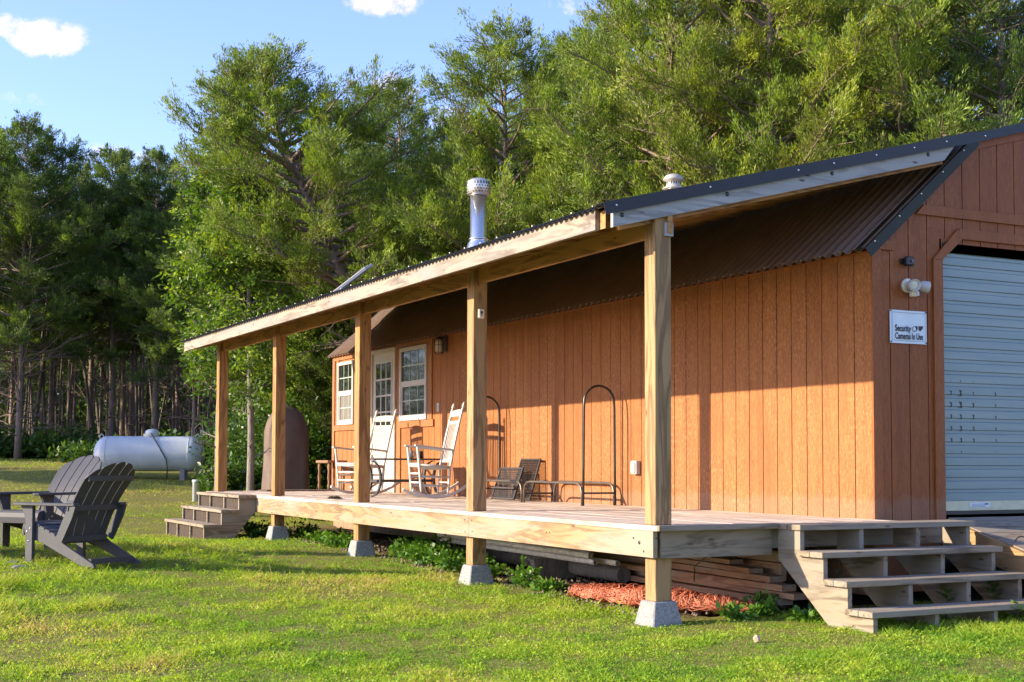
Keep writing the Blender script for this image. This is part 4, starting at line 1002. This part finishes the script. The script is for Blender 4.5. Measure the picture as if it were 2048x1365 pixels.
# ------------------------------------------------------------------ under the deck
def stack(label, specs, name='lumber_board'):
    for i, (x0, ya, yb, z0, h, w, dx, lab) in enumerate(specs):
        tag(MB().hexa([(x0, ya, z0), (x0+w, ya, z0), (x0+w+dx, yb, z0+.03), (x0+dx, yb, z0+.03), (x0, ya, z0+h), (x0+w, ya, z0+h), (x0+w+dx, yb, z0+.03+h), (x0+dx, yb, z0+.03+h)]).build('lumber_board', 'lumber', bevel=.002), lab, 'board', 'lumber stacked under the porch')
ords = ['lowest', 'second lowest', 'third from the ground', 'fourth from the ground', 'fifth from the ground', 'topmost']
sp = []
ends = [.28, .12, .24, .42, .66, .95]
for i in range(6):
    sp.append((1.32+.02*(i % 2), ends[i], 3.1+.15*((i*3) % 4), -.66+.055*i, [.048, .045, .05, .048, .04, .038][i], .14, [.0, .10, -.06, .05, .14, .02][i], f'{ords[i]} front board of the reddish lumber stack under the porch'))
sp.append((1.50, .75, 3.4, -.655, .19, .04, 0, 'board on edge behind the front row of stacked lumber'))
sp.append((1.56, .55, 3.5, -.50, .14, .05, 0, 'wide reddish board leaning at the back of the stacked lumber'))
sp.append((1.62, .5, 3.6, -.36, .09, .05, .0, 'narrow dark board on top at the back of the lumber stack'))
stack('', sp)
for i, (x0, ya, z0, lab) in enumerate(((.95, 2.55, -.40, 'upper white plastic pipe under the porch edge'), (.93, 2.42, -.452, 'lower white plastic pipe under the porch edge'), (1.06, 2.25, -.455, 'white plastic pipe with its open end showing beside the netting'), (1.05, 2.70, -.395, 'dirty white plastic pipe half hidden behind the upper one'))):
    p_ = MB().tube([(x0, ya, z0), (x0, ya+.1, z0), (x0, ya+3.4, z0+.03)], .026, 12, cap=False); p_.tube([(x0, ya+.0, z0), (x0, ya+.3, z0)], .021, 12, cap=False)
    tag(p_.build('plastic_pipe', 'pipe'), lab, 'pipe', 'white pipes stored under the porch')
for yy in (3.4, 5.4): 
    tag(MB().box((.82, yy, -.68), (1.3, yy+.09, -.485)).build('timber_block', 'barkgrey', bevel=.006), 'old dark timber carrying the white pipes ' + ('nearer the netting' if yy < 4 else 'deeper under the porch'), 'timber block')
tag(MB().tube([(1.25, 2.45, -.58), (1.3, 5.5, -.56)], .075, 12).build('old_log', 'barkgrey'), 'dark round log lying under the white pipes', 'log')
# orange safety netting: crumpled roll of strands
def netting():
    r_ = np.random.default_rng(5); m = MB()
    path = [Vector((.36, 1.80, -.63)), Vector((.42, 1.4, -.62)), Vector((.50, .85, -.61)), Vector((.70, .45, -.62)), Vector((1.02, .15, -.65))]
    def P_(t):
        k = min(int(t*4), 3); f_ = t*4-k; return path[k].lerp(path[k+1], f_)
    cp = [P_(t) for t in np.linspace(0, .999, 30)]; m.tube([c_+Vector(r_.normal(0, .008, 3)) for c_ in cp], [.028+.026*math.sin(t*PI)+.012*math.sin(t*31) for t in np.linspace(0, 1, 30)], 12)
    for i in range(520):
        t0 = r_.uniform(0, 1); c = P_(t0); rad = (.050+.040*math.sin(t0*PI)+.014*math.sin(t0*31))*r_.uniform(.92, 1.35); pts = []
        ph = r_.uniform(0, 6.28); ln_ = r_.uniform(2., 4.5); ax = Vector((.45, -.85, 0)).normalized(); side = Vector((.85, .45, 0)); d_ = r_.uniform(-.09, .09)
        for j in range(9):
            a = ph+ln_*j/8; q = c+ax*(d_*j/8*1.5)+side*math.cos(a)*rad*1.25+Vector((0, 0, 1))*math.sin(a)*rad*.66+Vector(r_.normal(0, .008, 3))
            pts.append(q)
        m.tube(pts, r_.uniform(.002, .0042), 4, cap=False)
    for i in range(260):
        t0 = r_.uniform(0, .9); a = r_.uniform(-.5, 3.6); pts = []
        for j in range(6):
            t1 = min(.999, t0+.035*j); c = P_(t1); rad = .06+.042*math.sin(t1*PI)
            pts.append(c+Vector((0, 0, -.02))+Vector((.85, .45, 0))*math.cos(a+.25*math.sin(j*2+i))*rad*1.25+Vector((0, 0, 1))*math.sin(a+.25*math.sin(j*2+i))*rad*.66+Vector(r_.normal(0, .005, 3)))
        m.tube(pts, .0028, 4, cap=False)
    return m
tag(netting().build('safety_netting', 'netting'), 'crumpled roll of orange plastic safety netting behind the nearest footing', 'netting')
tag(MB().tube([(1.28, 1.0, -.21), (1.26, 1.05, -.28), (1.25, 1.2, -.36), (1.25, 1.32, -.42), (1.25, 1.33, -.55)], .004, 5).build('loose_wire', 'black'), 'thin black wire hanging in front of the lumber stack', 'wire')
tag(MB().tube([(1.7, .35, -.22), (1.7, .5, -.33), (1.7, .75, -.36), (1.7, 1.0, -.30), (1.7, 1.1, -.21)], .004, 5).build('loose_wire', 'black'), 'thin black wire loop sagging below the porch joists near the steps', 'wire')
tag(MB().tube([(2.97+.05*math.cos(a), -.62+.05*math.sin(a), -.135+.02*math.sin(a*2)) for a in np.linspace(0, 12, 40)], .003, 4).build('wire_coil', 'black'), 'tiny tangle of dark wire on the ramp edge', 'wire')

# ------------------------------------------------------------------ foliage makers
def leaf_tris(c, d, wdir, L, Wd):           # c,d,wdir arrays -> diamond leaves as 2 triangles (quads)
    n = len(c); L = L[:, None]; Wd = Wd[:, None]
    v = np.empty((n, 4, 3)); v[:, 0] = c; v[:, 1] = c+d*L*.45+wdir*Wd*.5; v[:, 2] = c+d*L; v[:, 3] = c+d*L*.45-wdir*Wd*.5
    f = np.arange(n*4).reshape(n, 4); return v.reshape(-1, 3), f
def unit(a): return a/np.maximum(np.linalg.norm(a, axis=-1, keepdims=True), 1e-9)
def tree(name, label, cat, loc, H, Rr, seed, kind='cedar', lean=(0, 0), bare=.2, limbs=64, per=85, mat='cedar', group=None, tr=None, rz=0, prof=None, dead=14, lw=1.0):
    r = np.random.default_rng(seed)
    t = thing(name, label, cat, loc, rz, group)
    tr = tr or H*.012+.02
    ks = np.linspace(0, 1, 12); wob = np.cumsum(r.normal(0, .012*H/10, (12, 2)), 0)
    ax = np.c_[lean[0]*ks**1.06*H+wob[:, 0], lean[1]*ks**1.06*H+wob[:, 1], ks*H]
    def A(t_): return np.array([np.interp(t_, ks, ax[:, i]) for i in range(3)])
    tm = MB(); tm.tube([Vector(p) for p in ax], [max(.012, tr*(1-k)**.8*(1.25 if k == 0 else 1)) for k in ks], 8)
    cs, ds = [], []; tones = []
    for i in range(limbs):
        u = (i+r.uniform())/limbs; tt = bare+(1-bare)*u**.9*.985
        az = i*2.399+r.uniform(-.5, .5)
        if prof: pf = prof(u)
        elif kind == 'cedar': pf = (1-u)**.8*(.5+.5*min(1, u*3.2))*1.12+.05
        else: pf = math.sin(PI*min(1, .12+.88*u))**.6*.9+.08
        Ln = Rr*pf*(r.uniform(.5, 1.4) if kind == 'cedar' else r.uniform(.6, 1.2)); up = .08+.75*u+r.uniform(-.22, .3)
        if kind != 'cedar': up = .35+.5*u+r.uniform(-.3, .3)
        o = A(tt); dh = np.array([math.cos(az), math.sin(az), 0]); pts = []
        droop = r.uniform(-.15, .25)
        for j in range(6):
            s = j/5; pts.append(o+dh*Ln*s+np.array([0, 0, Ln*(up*s*.75+droop*s*s*.6)])+r.normal(0, .035*Ln, 3)*s)
        pts = np.array(pts)
        tm.tube([Vector(p) for p in pts], [max(.005, tr*.24*(1-.85*s)*min(1, Ln/2+.3)) for s in np.linspace(0, 1, 6)], 5, cap=False)
        nc = max(4, int(Ln*11.0)) if kind == 'cedar' else max(5, int(Ln*13))
        for j in range(nc):
            s = r.uniform(.28, 1.0)**.75; p = np.array([np.interp(s, np.linspace(0, 1, 6), pts[:, k]) for k in range(3)])
            sd = unit(np.cross(dh, [0, 0, 1])*r.choice([-1, 1])*r.uniform(.2, 1)+dh*r.uniform(.2, 1)+np.array([0, 0, r.uniform(-.25, 1.3)]))
            sl_ = r.uniform(.18, .5)*(1.15-.45*u)
            if j < nc*(.5 if kind == 'cedar' else 1): tm.tube([Vector(p), Vector(p+sd*sl_)], [.010, .004], 4, cap=False)
            m_ = int(per*(1.4 if kind == 'cedar' else 1)*r.uniform(.4, 1.4)); q = r.uniform(.1, 1.35 if kind == 'cedar' else 1.05, m_)[:, None]; 
            sp_ = .085 if kind == 'cedar' else .10
            c = p+sd*sl_*q+r.normal(0, 1, (m_, 3))*np.array([sp_, sp_, sp_*(1.0 if kind == 'cedar' else .62)])*(np.maximum(.18, 1.5-q) if kind == 'cedar' else 1)
            cs.append(c); tone = np.clip(r.normal(.45, .26)+r.normal(0, .16, m_)+.25*(q[:, 0]-.6), 0, 1); tones.append(tone)
            ds.append(unit(sd+r.normal(0, .42, (m_, 3))+np.array([0, 0, .6 if kind == 'cedar' else -.7])))
    # dead bare branches low on the trunk
    for i in range(dead):
        tt = r.uniform(.06, bare+.35); az = r.uniform(0, 6.28); Ln = Rr*r.uniform(.3, 1.0); o = A(tt); p = o.copy(); pts = [o]; d = np.array([math.cos(az), math.sin(az), r.uniform(-.05, .55)])
        for j in range(6): d = d+r.normal(0, .22, 3)+np.array([0, 0, .04]); p = p+unit(d)*Ln/6; pts.append(p)
        tm.tube([Vector(q) for q in pts], [.020*(1-.8*s) for s in np.linspace(0, 1, 7)], 4, cap=False)
        for k in range(3):
            b = pts[r.integers(2, 6)]; dd = unit(d+r.normal(0, .8, 3)); tm.tube([Vector(b), Vector(b+dd*Ln*.18), Vector(b+dd*Ln*.32+r.normal(0, .05, 3))], [.009, .006, .003], 4, cap=False)
    P(tm, 'trunk', 'bark' if kind == 'cedar' else 'barkgrey', t)
    c = np.concatenate(cs); d = np.concatenate(ds); tn = np.concatenate(tones); n = len(c)
    wd = unit(np.cross(d, r.normal(0, 1, (n, 3))))
    if kind == 'cedar': L = r.uniform(.045, .095, n)*lw; Wd = r.uniform(.010, .019, n)*lw
    else: L = r.uniform(.07, .125, n)*lw; Wd = L*r.uniform(.42, .55, n)
    v, f = leaf_tris(c, d, wd, L, Wd)
    o = mesh_np('crown', v, f, M[mat], t, {'tone': np.repeat(tn, 4)})
    return t
def put(src, label, x, y, rz, s, group=None, sz=None):
    t = copy_tree(src); t.location = (x, y, g0(x, y)-.05); t.rotation_euler = (0, 0, rz); t.scale = (s, s, sz or s); t['label'] = label
    if group: t['group'] = group
    return t
def at(px_, D): x_, y_ = spot(px_, D); return (x_, y_, g0(x_, y_)-.05)
G1 = 'redcedars crowding behind the cabin'
tA = tree('cedar_tree', 'broad pointed cedar rising behind the silver chimney pipe', 'tree', at(1010, 23.5), 8.5, 2.3, 1, limbs=110, bare=.26, mat='cedar', group=G1, dead=30)
tB = tree('cedar_tree', 'cedar with a bare pale trunk behind the white roof vent', 'tree', at(1338, 21.5), 9.6, 2.3, 2, limbs=110, bare=.26, mat='cedar', group=G1, dead=36)
tC = tree('cedar_tree', 'slim cedar with narrow pointed crown between the leaning cedar and the chimney cedar', 'tree', at(795, 27), 8.3, 1.55, 3, limbs=80, bare=.28, mat='cedardark', group=G1, dead=20)
tD = tree('cedar_tree', 'warm green spreading cedar above the middle of the dark roof edge', 'tree', at(1560, 20.5), 10.2, 2.6, 4, limbs=105, bare=.22, mat='cedarwarm', group=G1, dead=22)
# leaning cedar
lx, ly, lz = at(885, 24.0)
tL = tree('leaning_cedar', 'tall cedar leaning left with its long bare trunk crossing behind the dish panel', 'tree', (lx, ly, lz), 8.1, 2.5, 6, limbs=100, bare=.46, mat='cedar', lean=(-.43*.89, .43*.455), tr=.19, dead=24)
put(tA, 'second cedar right of the chimney cedar, its top thin against the sky', *spot(1190, 26), 1.3, 1.05, G1)
put(tD, 'cedar whose limbs reach over the left part of the gable roof', *spot(1440, 25.5), 2.1, 1.05, G1)
put(tB, 'cedar with dark upright trunk showing above the right part of the roof', *spot(1812, 20.5), .6, 1.12, G1)
put(tC, 'cedar rising directly behind the gable peak at the frame edge', *spot(2010, 19.5), .9, 1.1, G1)
put(tD, 'large cedar filling the upper corner beyond the gable', *spot(1930, 24.5), 4.0, 1.25, G1)
put(tA, 'cedar between the roof vent cedar and the warm green one', *spot(1680, 26), 3.3, 1.2, G1)
put(tB, 'cedar low behind the chimney pipe, its dead branches showing', *spot(905, 28), 4.4, .78, G1)
put(tC, 'narrow dark topped cedar left of the slim pointed one', *spot(735, 29.5), 2.2, 1.05, G1)
put(tD, 'low spreading cedar behind the fascia left of the dish panel', *spot(640, 28), 1.7, .60, G1)
put(tA, 'cedar in the shade behind the covered grill', *spot(560, 31), 5.1, .74, G1)
put(tB, 'cedar standing back between the chimney and the slim cedar', *spot(870, 34), .3, .80, G1)
put(tC, 'cedar standing back behind the second cedar right of the chimney', *spot(1120, 31), 3.6, 1.2, G1)
put(tD, 'cedar standing back behind the roof vent', *spot(1290, 30), 5.5, 1.12, G1)
put(tA, 'cedar standing back over the middle of the gable roof', *spot(1560, 31), .9, 1.35, G1)
put(tC, 'young cedar low beside the cabin back corner', *spot(665, 27), 1.1, .55, G1)
# broadleaf trees by the far porch end
def bprof(u): return (.55+.75*math.sin(PI*min(1, u*1.05)))*.8
tE = tree('broadleaf_tree', 'light green broadleaf tree with drooping leaves beside the far porch post', 'tree', at(440, 25), 6.6, .85, 8, kind='broad', limbs=60, per=30, bare=.30, mat='broad', prof=bprof, dead=6, tr=.085, group='broadleaf trees past the porch', lean=(.02, 0))
put(tE, 'slimmer broadleaf tree with grey trunk just right of the far porch post', *spot(500, 24), 2.4, .92, 'broadleaf trees past the porch')
put(tE, 'broadleaf sapling in shade behind the covered grill', *spot(612, 27), 4.1, .62, 'broadleaf trees past the porch')
# left woods
G2 = 'cedars of the shaded wood beyond the gas tank'
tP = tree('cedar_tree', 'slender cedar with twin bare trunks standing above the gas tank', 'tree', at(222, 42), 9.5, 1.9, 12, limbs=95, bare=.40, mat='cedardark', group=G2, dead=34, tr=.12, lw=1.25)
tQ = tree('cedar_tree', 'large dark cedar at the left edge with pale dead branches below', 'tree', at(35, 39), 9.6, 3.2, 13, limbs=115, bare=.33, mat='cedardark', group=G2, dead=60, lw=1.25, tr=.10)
put(tQ, 'second dark cedar close behind the left edge one', *spot(-70, 41), 2.0, 1.02, G2)
put(tP, 'cedar with pointed top between the twin trunk cedar and the broadleaf tree', *spot(310, 41), 1.2, .97, G2)
put(tP, 'cedar filling the gap left of the twin trunk cedar', *spot(140, 46), 3.1, .90, G2)
put(tQ, 'lower cedar left of the light green broadleaf tree', *spot(390, 39), 4.4, .72, G2)
put(tP, 'thin trunked cedar above the left end of the gas tank', *spot(180, 44), 5.0, .86, G2)
put(tP, 'cedar standing back right of the twin trunk cedar', *spot(262, 50), .4, 1.0, G2)
put(tQ, 'cedar standing back behind the large left edge cedar', *spot(20, 52), .8, .95, G2)
for i, (px_, D) in enumerate(((100, 48), (245, 46), (355, 45), (-20, 46), (420, 44), (470, 38))):
    put(tP, ['thin cedar trunk in the dark gap right of the large left cedar', 'thin cedar trunk just behind the twin trunks', 'thin cedar trunk behind the right end of the gas tank', 'thin cedar trunk at the outer left of the wood', 'thin cedar trunk behind the light green tree', 'cedar behind the slimmer broadleaf tree'][i], *spot(px_, D), i*1.1, .82+.04*i, G2)
# trees past the left of the view, they shade the tank and the wood
for i, (x_, y_, s_) in enumerate(((-16, 27.3, .8), (-12.5, 36, .9), (-18, 42, 1.0), (-9, 45, 1.0), (-15, 39, .85))):
    put(tQ, ['first', 'second', 'third', 'fourth', 'fifth', 'sixth', 'seventh', 'eighth', 'ninth'][i]+' cedar of the wood continuing past the left edge of the view', x_, y_, i*1.3, s_, 'cedars past the left of the view')

# far woods: one mass of trunks and leaves that nobody could count
def far_woods():
    r = np.random.default_rng(21)
    tm = MB()
    for i in range(300):
        if i < 190: px_, D = (r.uniform(-60, 430) if i % 2 else r.uniform(-900, 620)), r.uniform(43, 70)
        else: px_, D = r.uniform(500, 2300), r.uniform(34, 55)
        x_, y_ = spot(px_, D); z_ = g0(x_, y_); h = r.uniform(5.5, 8); rr2 = r.uniform(.025, .07)
        tm.tube([(x_, y_, z_-.1), (x_+r.normal(0, .25), y_+r.normal(0, .25), z_+h*.5), (x_+r.normal(0, .6), y_+r.normal(0, .6), z_+h)], [rr2, rr2*.8, rr2*.3], 5, cap=False)
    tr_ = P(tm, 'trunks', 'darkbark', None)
    cs = []; 
    n1 = 3600
    px_ = np.where(r.uniform(0, 1, n1) < .45, r.uniform(-250, 640, n1), r.uniform(-2000, 2400, n1)); left = px_ < 560
    D = np.where(left, r.uniform(58, 84, n1), r.uniform(34, 60, n1))
    x_ = CAM[0]+D*FH[0]+D*(px_-1024)/FPX*Rv[0]; y_ = CAM[1]+D*FH[1]+D*(px_-1024)/FPX*Rv[1]; zg = gz(x_, y_)
    lim = np.interp(px_, [-2000, -100, 150, 330, 480, 620, 720, 860, 900, 1100, 1250, 2400], [330, 330, 370, 370, 330, 300, 330, 330, 240, 220, 230, 260])+25*np.sin(px_*.05)
    hmax = np.maximum(1.5, .45+(925-lim)/FPX*D-zg-.6)
    z_ = zg+hmax*r.uniform(0, 1, n1)**1.15
    low = left & (r.uniform(0, 1, n1) < .30); z_ = np.where(low, zg+r.uniform(.1, 4.5, n1), z_)
    cen = np.c_[x_, y_, z_]; m_ = 120
    c = (cen[:, None, :]+r.normal(0, 1, (n1, m_, 3))*np.array([.7, .7, .5])).reshape(-1, 3); n = len(c)
    d = unit(r.normal(0, 1, (n, 3))+np.array([0, 0, .5])); wd = unit(np.cross(d, r.normal(0, 1, (n, 3))))
    v, f = leaf_tris(c, d, wd, r.uniform(.15, .30, n), r.uniform(.07, .12, n))
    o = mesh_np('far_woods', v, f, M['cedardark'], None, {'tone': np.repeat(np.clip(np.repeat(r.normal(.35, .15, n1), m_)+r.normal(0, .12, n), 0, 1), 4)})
    tag(o, 'dense shaded wood closing the view behind the nearer trees', 'woods', None, 'stuff')
    tr_.parent = o
far_woods()
# shrubs and undergrowth
def shrub(name, label, loc, rx, ry, h, n, seed, mat='broad', L=(.05, .09), group=None, cat='shrub', stems=10, flat=.5):
    r = np.random.default_rng(seed); t = thing(name, label, cat, loc, 0, group)
    tm = MB(); cs = []; ds = []
    for i in range(stems):
        a = r.uniform(0, 6.28); q = math.sqrt(r.uniform()); tip = np.array([rx*q*math.cos(a), ry*q*math.sin(a), h*r.uniform(.45, 1)]); b = tip*np.array([.25, .25, 0]); mid = (b+tip)/2+r.normal(0, .05, 3)*min(1, h)
        tm.tube([Vector(b), Vector(mid), Vector(tip)], [.006+.006*h, .004+.004*h, .002], 4, cap=False)
        k = n//stems; s = r.uniform(.15, 1.05, k)[:, None]
        c = b*(1-s)+tip*s+r.normal(0, 1, (k, 3))*np.array([rx, ry, h*.6])*.17; cs.append(c); ds.append(unit(r.normal(0, 1, (k, 3))+np.array([math.cos(a), math.sin(a), flat])))
    c = np.concatenate(cs); c[:, 2] = np.abs(c[:, 2]); d = np.concatenate(ds); m_ = len(c); wd = unit(np.cross(d, np.array([0, 0, 1.])+r.normal(0, .6, (m_, 3))))
    Ls = r.uniform(*L, m_); v, f = leaf_tris(c, d, wd, Ls, Ls*r.uniform(.5, .75, m_))
    P(tm, 'stems', 'weed', t); mesh_np('leaves', v, f, M[mat], t, {'tone': np.repeat(np.clip(r.normal(.45, .22, m_), 0, 1), 4)})
    return t
G3 = 'leafy undergrowth past the far porch end'
for i, (px_, D, rx, h, n, mat, lab) in enumerate((
    (424, 27, .30, .5, 800, 'bush', 'leafy bush reaching in front of the gas tank end'),
    (470, 25.5, .6, .9, 2000, 'bush', 'tall leafy bush at the foot of the far porch post'),
    (515, 26, .5, .8, 1600, 'bush', 'leafy bush between the two far porch posts'),
    (560, 27, 1.0, 2.2, 3800, 'bush', 'dense bush just left of the covered grill'),
    (650, 27, 1.1, 1.9, 3800, 'bush', 'dense bush right of the covered grill'),
    (632, 23.6, .4, .32, 1200, 'weed', 'low bright bush under the covered grill'),
    (478, 29, .8, 1.6, 2600, 'bush', 'tall shaded bush behind the far porch post'),
    (690, 28.5, 1.0, 2.2, 3600, 'cedardark', 'dark bush behind the cabin far corner'),
    (545, 28.5, 1.1, 2.4, 3600, 'bush', 'tall shaded bush behind the second far post'))):
    x_, y_ = spot(px_, D); shrub('bush', lab, (x_, y_, g0(x_, y_)-.02), rx, rx*.8, h, n, 40+i, mat, (.07, .13), G3, stems=16+int(h*8))
G4 = 'weeds along the dark edge of the wood'
for i, (px_, D, rx, h, lab) in enumerate(((35, 40.5, .9, .5, 'low weeds at the outer left foot of the wood'), (85, 41, 1.3, .95, 'tall weeds below the large left cedar'), (140, 39.5, 1.1, .75, 'weeds just left of the curved lawn chair back'), (170, 36, .8, .5, 'weeds against the left end of the gas tank'), (230, 34.5, 1.3, .55, 'weeds behind the gas tank'), (345, 34, 1.3, .8, 'weeds behind the right end of the gas tank'), (-40, 39.5, 1.2, .8, 'weeds past the outer left of the wood foot'))):
    x_, y_ = spot(px_, D); shrub('weed_clump', lab, (x_, y_, g0(x_, y_)-.02), rx, rx*.8, h, 1500, 60+i, 'bush', (.10, .2), G4, 'weeds', 18)
G5 = 'leafy weeds growing along the porch'
for i, (x_, y_, rx, h, n, lab) in enumerate(((.55, 5.6, .30, .26, 900, 'leafy weeds right of the middle footing'), (.50, 5.0, .34, .24, 900, 'leafy weeds under the porch between two middle footings'), (.42, 4.3, .32, .20, 800, 'leafy weeds left of the second nearest footing'), (.45, 3.75, .2, .14, 400, 'low weeds beside the second nearest footing'),
    (.42, 8.3, .30, .14, 500, 'small weeds right of the far footing'), (.30, 7.2, .28, .16, 600, 'small weeds left of the middle footing'), (.1, 10.1, .3, .28, 700, 'weeds behind the small far steps'), (.5, 9.9, .35, .22, 700, 'weeds in shade under the far end of the porch'),
    (.30, 2.65, .16, .22, 200, 'tall pale weed sprouting left of the netting'), (.38, 2.3, .15, .12, 220, 'small weeds touching the netting end'), (.98, .05, .13, .13, 220, 'broad leaved weeds in front of the lumber ends'), (1.1, -.32, .12, .09, 200, 'low weeds beside the near stringer'),
    (1.22, .35, .14, .12, 200, 'small weeds at the foot of the stacked lumber'), (.72, .0, .14, .09, 220, 'low weeds right of the nearest footing'), (.62, 8.9, .3, .12, 400, 'small weeds in the dirt beneath the porch'))):
    shrub('weed_clump', lab, (x_, y_, g0(x_, y_)-.01), rx, rx, h, n, 80+i, 'weed', (.035, .075), G5, 'weeds', 12)
for i, (x_, y_, z_, lab) in enumerate(((1.30, -.45, .36, 'bright upright weed growing behind the second tread'), (2.05, -.75, .22, 'broad leaved weed under the middle of the steps'), (2.55, -.72, .24, 'dark broad leaved weed under the right of the steps'), (2.35, -1.14, .14, 'small weed in front of the lowest tread'))):
    r = np.random.default_rng(90+i); t = thing('broad_weed', lab, 'weed', (x_, y_, g0(x_, y_)))
    P(MB().tube([(0, 0, 0), (.01, 0, z_*.6), (0, .01, z_)], [.004, .003, .002], 5), 'stem', 'weed', t)
    n = 13; a = np.arange(n)*2.4; hh = z_*(.55+.45*np.arange(n)/n); c = np.c_[0*a, 0*a, hh]; d = unit(np.c_[np.cos(a), np.sin(a), .35+0*a]); wd = unit(np.cross(d, [0, 0, 1.])); L = np.full(n, .10 if i != 0 else .07)
    v, f = leaf_tris(c, d, wd, L, L*(.42 if i else .25)); mesh_np('leaves', v, f, M['weed'], t, {'tone': np.repeat(r.uniform(.3, .9, n), 4)})

# ------------------------------------------------------------------ grass
def grass():
    r = np.random.default_rng(33)
    n = 1150000
    D = 1/(1/5.2+(1/46-1/5.2)*r.uniform(0, 1, n)**.80)
    a = r.uniform(-.66, .60, n)
    x = CAM[0]+D*FH[0]+D*a*Rv[0]; y = CAM[1]+D*FH[1]+D*a*Rv[1]
    k = (wooded(x, y) < .5) & ~((x > .55) & (x < 7) & (y > .15) & (y < 13.1)) & ~((x > 2.9) & (x < 6) & (y > -2) & (y < .3))
    pt = patch(x, y); fine = patch(x*3.1+5, y*3.1)
    bare = np.clip((pt-.55)*1.6, 0, .8); k &= r.uniform(0, 1, n) > bare*.8
    und = (x > .12) & (x < .56) & (y > .1) & (y < 12.6); k &= ~(und & (r.uniform(0, 1, n) < np.clip((x-.1)/.35, 0, 1)))
    cl = patch(x*7+3, y*7-2); k &= r.uniform(0, 1, n) < np.clip(.78+.40*cl, .3, 1)
    x, y, D, pt, fine, cl = x[k], y[k], D[k], pt[k], fine[k], cl[k]; n = len(x)
    z = gz(x, y)+.006*patch(x*1.7, y*1.7)*((y < 45))-.004
    tuft = np.clip(.66+.25*fine+.30*cl, .35, 1.6)
    h = r.uniform(.022, .066, n)*tuft*(1+D*.008); h *= np.where(r.uniform(0, 1, n) > .97, 1.7, 1)
    wd_ = (x < -1.2) & (y > 1.5) & (y < 7) & (fine > .05); h = np.where(wd_, h*(1.5+.5*fine), h)
    h = np.where((y > -1.6) & (x > 1.0) & (y < -.0), h*1.4, h)
    az = r.uniform(0, 6.28, n); lean = r.uniform(.1, 1.0, n)
    d = np.c_[np.cos(az)*lean, np.sin(az)*lean, np.ones(n)]; d = unit(d)
    w = np.maximum(r.uniform(.0035, .0065, n), D*.00030)
    broad = r.uniform(0, 1, n) < .32
    h = np.where(broad, h*.55, h); w = np.where(broad, w*2.3, w)
    d[broad] = unit(d[broad]*np.array([1.5, 1.5, .55]))
    side = unit(np.cross(d, r.normal(0, 1, (n, 3))))
    c = np.c_[x, y, z]; c[broad, 2] += r.uniform(.0, .025, broad.sum())
    v = np.empty((n, 4, 3)); v[:, 0] = c-side*w[:, None]*.5; v[:, 1] = c+side*w[:, None]*.5
    mid = c+d*h[:, None]*.6; tip = c+unit(d+np.c_[np.cos(az), np.sin(az), 0*az]*.5)*h[:, None]
    v[:, 2] = tip+side*w[:, None]*.18; v[:, 3] = tip-side*w[:, None]*.18
    v[broad, 0] = c[broad]; v[broad, 1] = (mid+side*w[:, None]*.5)[broad]; v[broad, 2] = tip[broad]; v[broad, 3] = (mid-side*w[:, None]*.5)[broad]
    dry = np.clip(.38+.22*pt+.20*fine+r.normal(0, .20, n)-.10*((x > -1.5) & (y > 4) & (y < 9))+.10*cl*(x < -1), 0, 1)
    o = mesh_np('lawn_grass', v.reshape(-1, 3), np.arange(n*4).reshape(n, 4), M['grass'], None, {'tone': np.repeat(dry, 4)})
    tag(o, 'short mixed green and straw coloured lawn grass', 'grass', None, 'stuff')
grass()
# soil crumbs and stones below the porch
def crumbs():
    r = np.random.default_rng(50); n = 2600
    x = r.uniform(.15, 1.5, n); y = r.uniform(.3, 9.5, n)**1.0; z = gz(x, y)
    v = []; f = []
    base = np.array([(1, 0, 0), (-1, 0, 0), (0, 1, 0), (0, -1, 0), (0, 0, 1), (0, 0, -1)], float); tri = [(0, 2, 4), (2, 1, 4), (1, 3, 4), (3, 0, 4), (2, 0, 5), (1, 2, 5), (3, 1, 5), (0, 3, 5)]
    for i in range(n):
        s = r.uniform(.006, .022)*(1.5 if r.uniform() > .95 else 1); q = base*s*r.uniform(.6, 1.4, (6, 3))+[x[i], y[i], z[i]+s*.3]; k = len(v); v += list(q); f += [(a+k, b+k, c+k) for a, b, c in tri]
    tag(mesh_np('soil_crumbs', v, f, plain('soil', (.17, .13, .095), .95, 0, .5, 30)), 'loose brown soil and pebbles under the porch', 'soil', None, 'stuff')
crumbs()
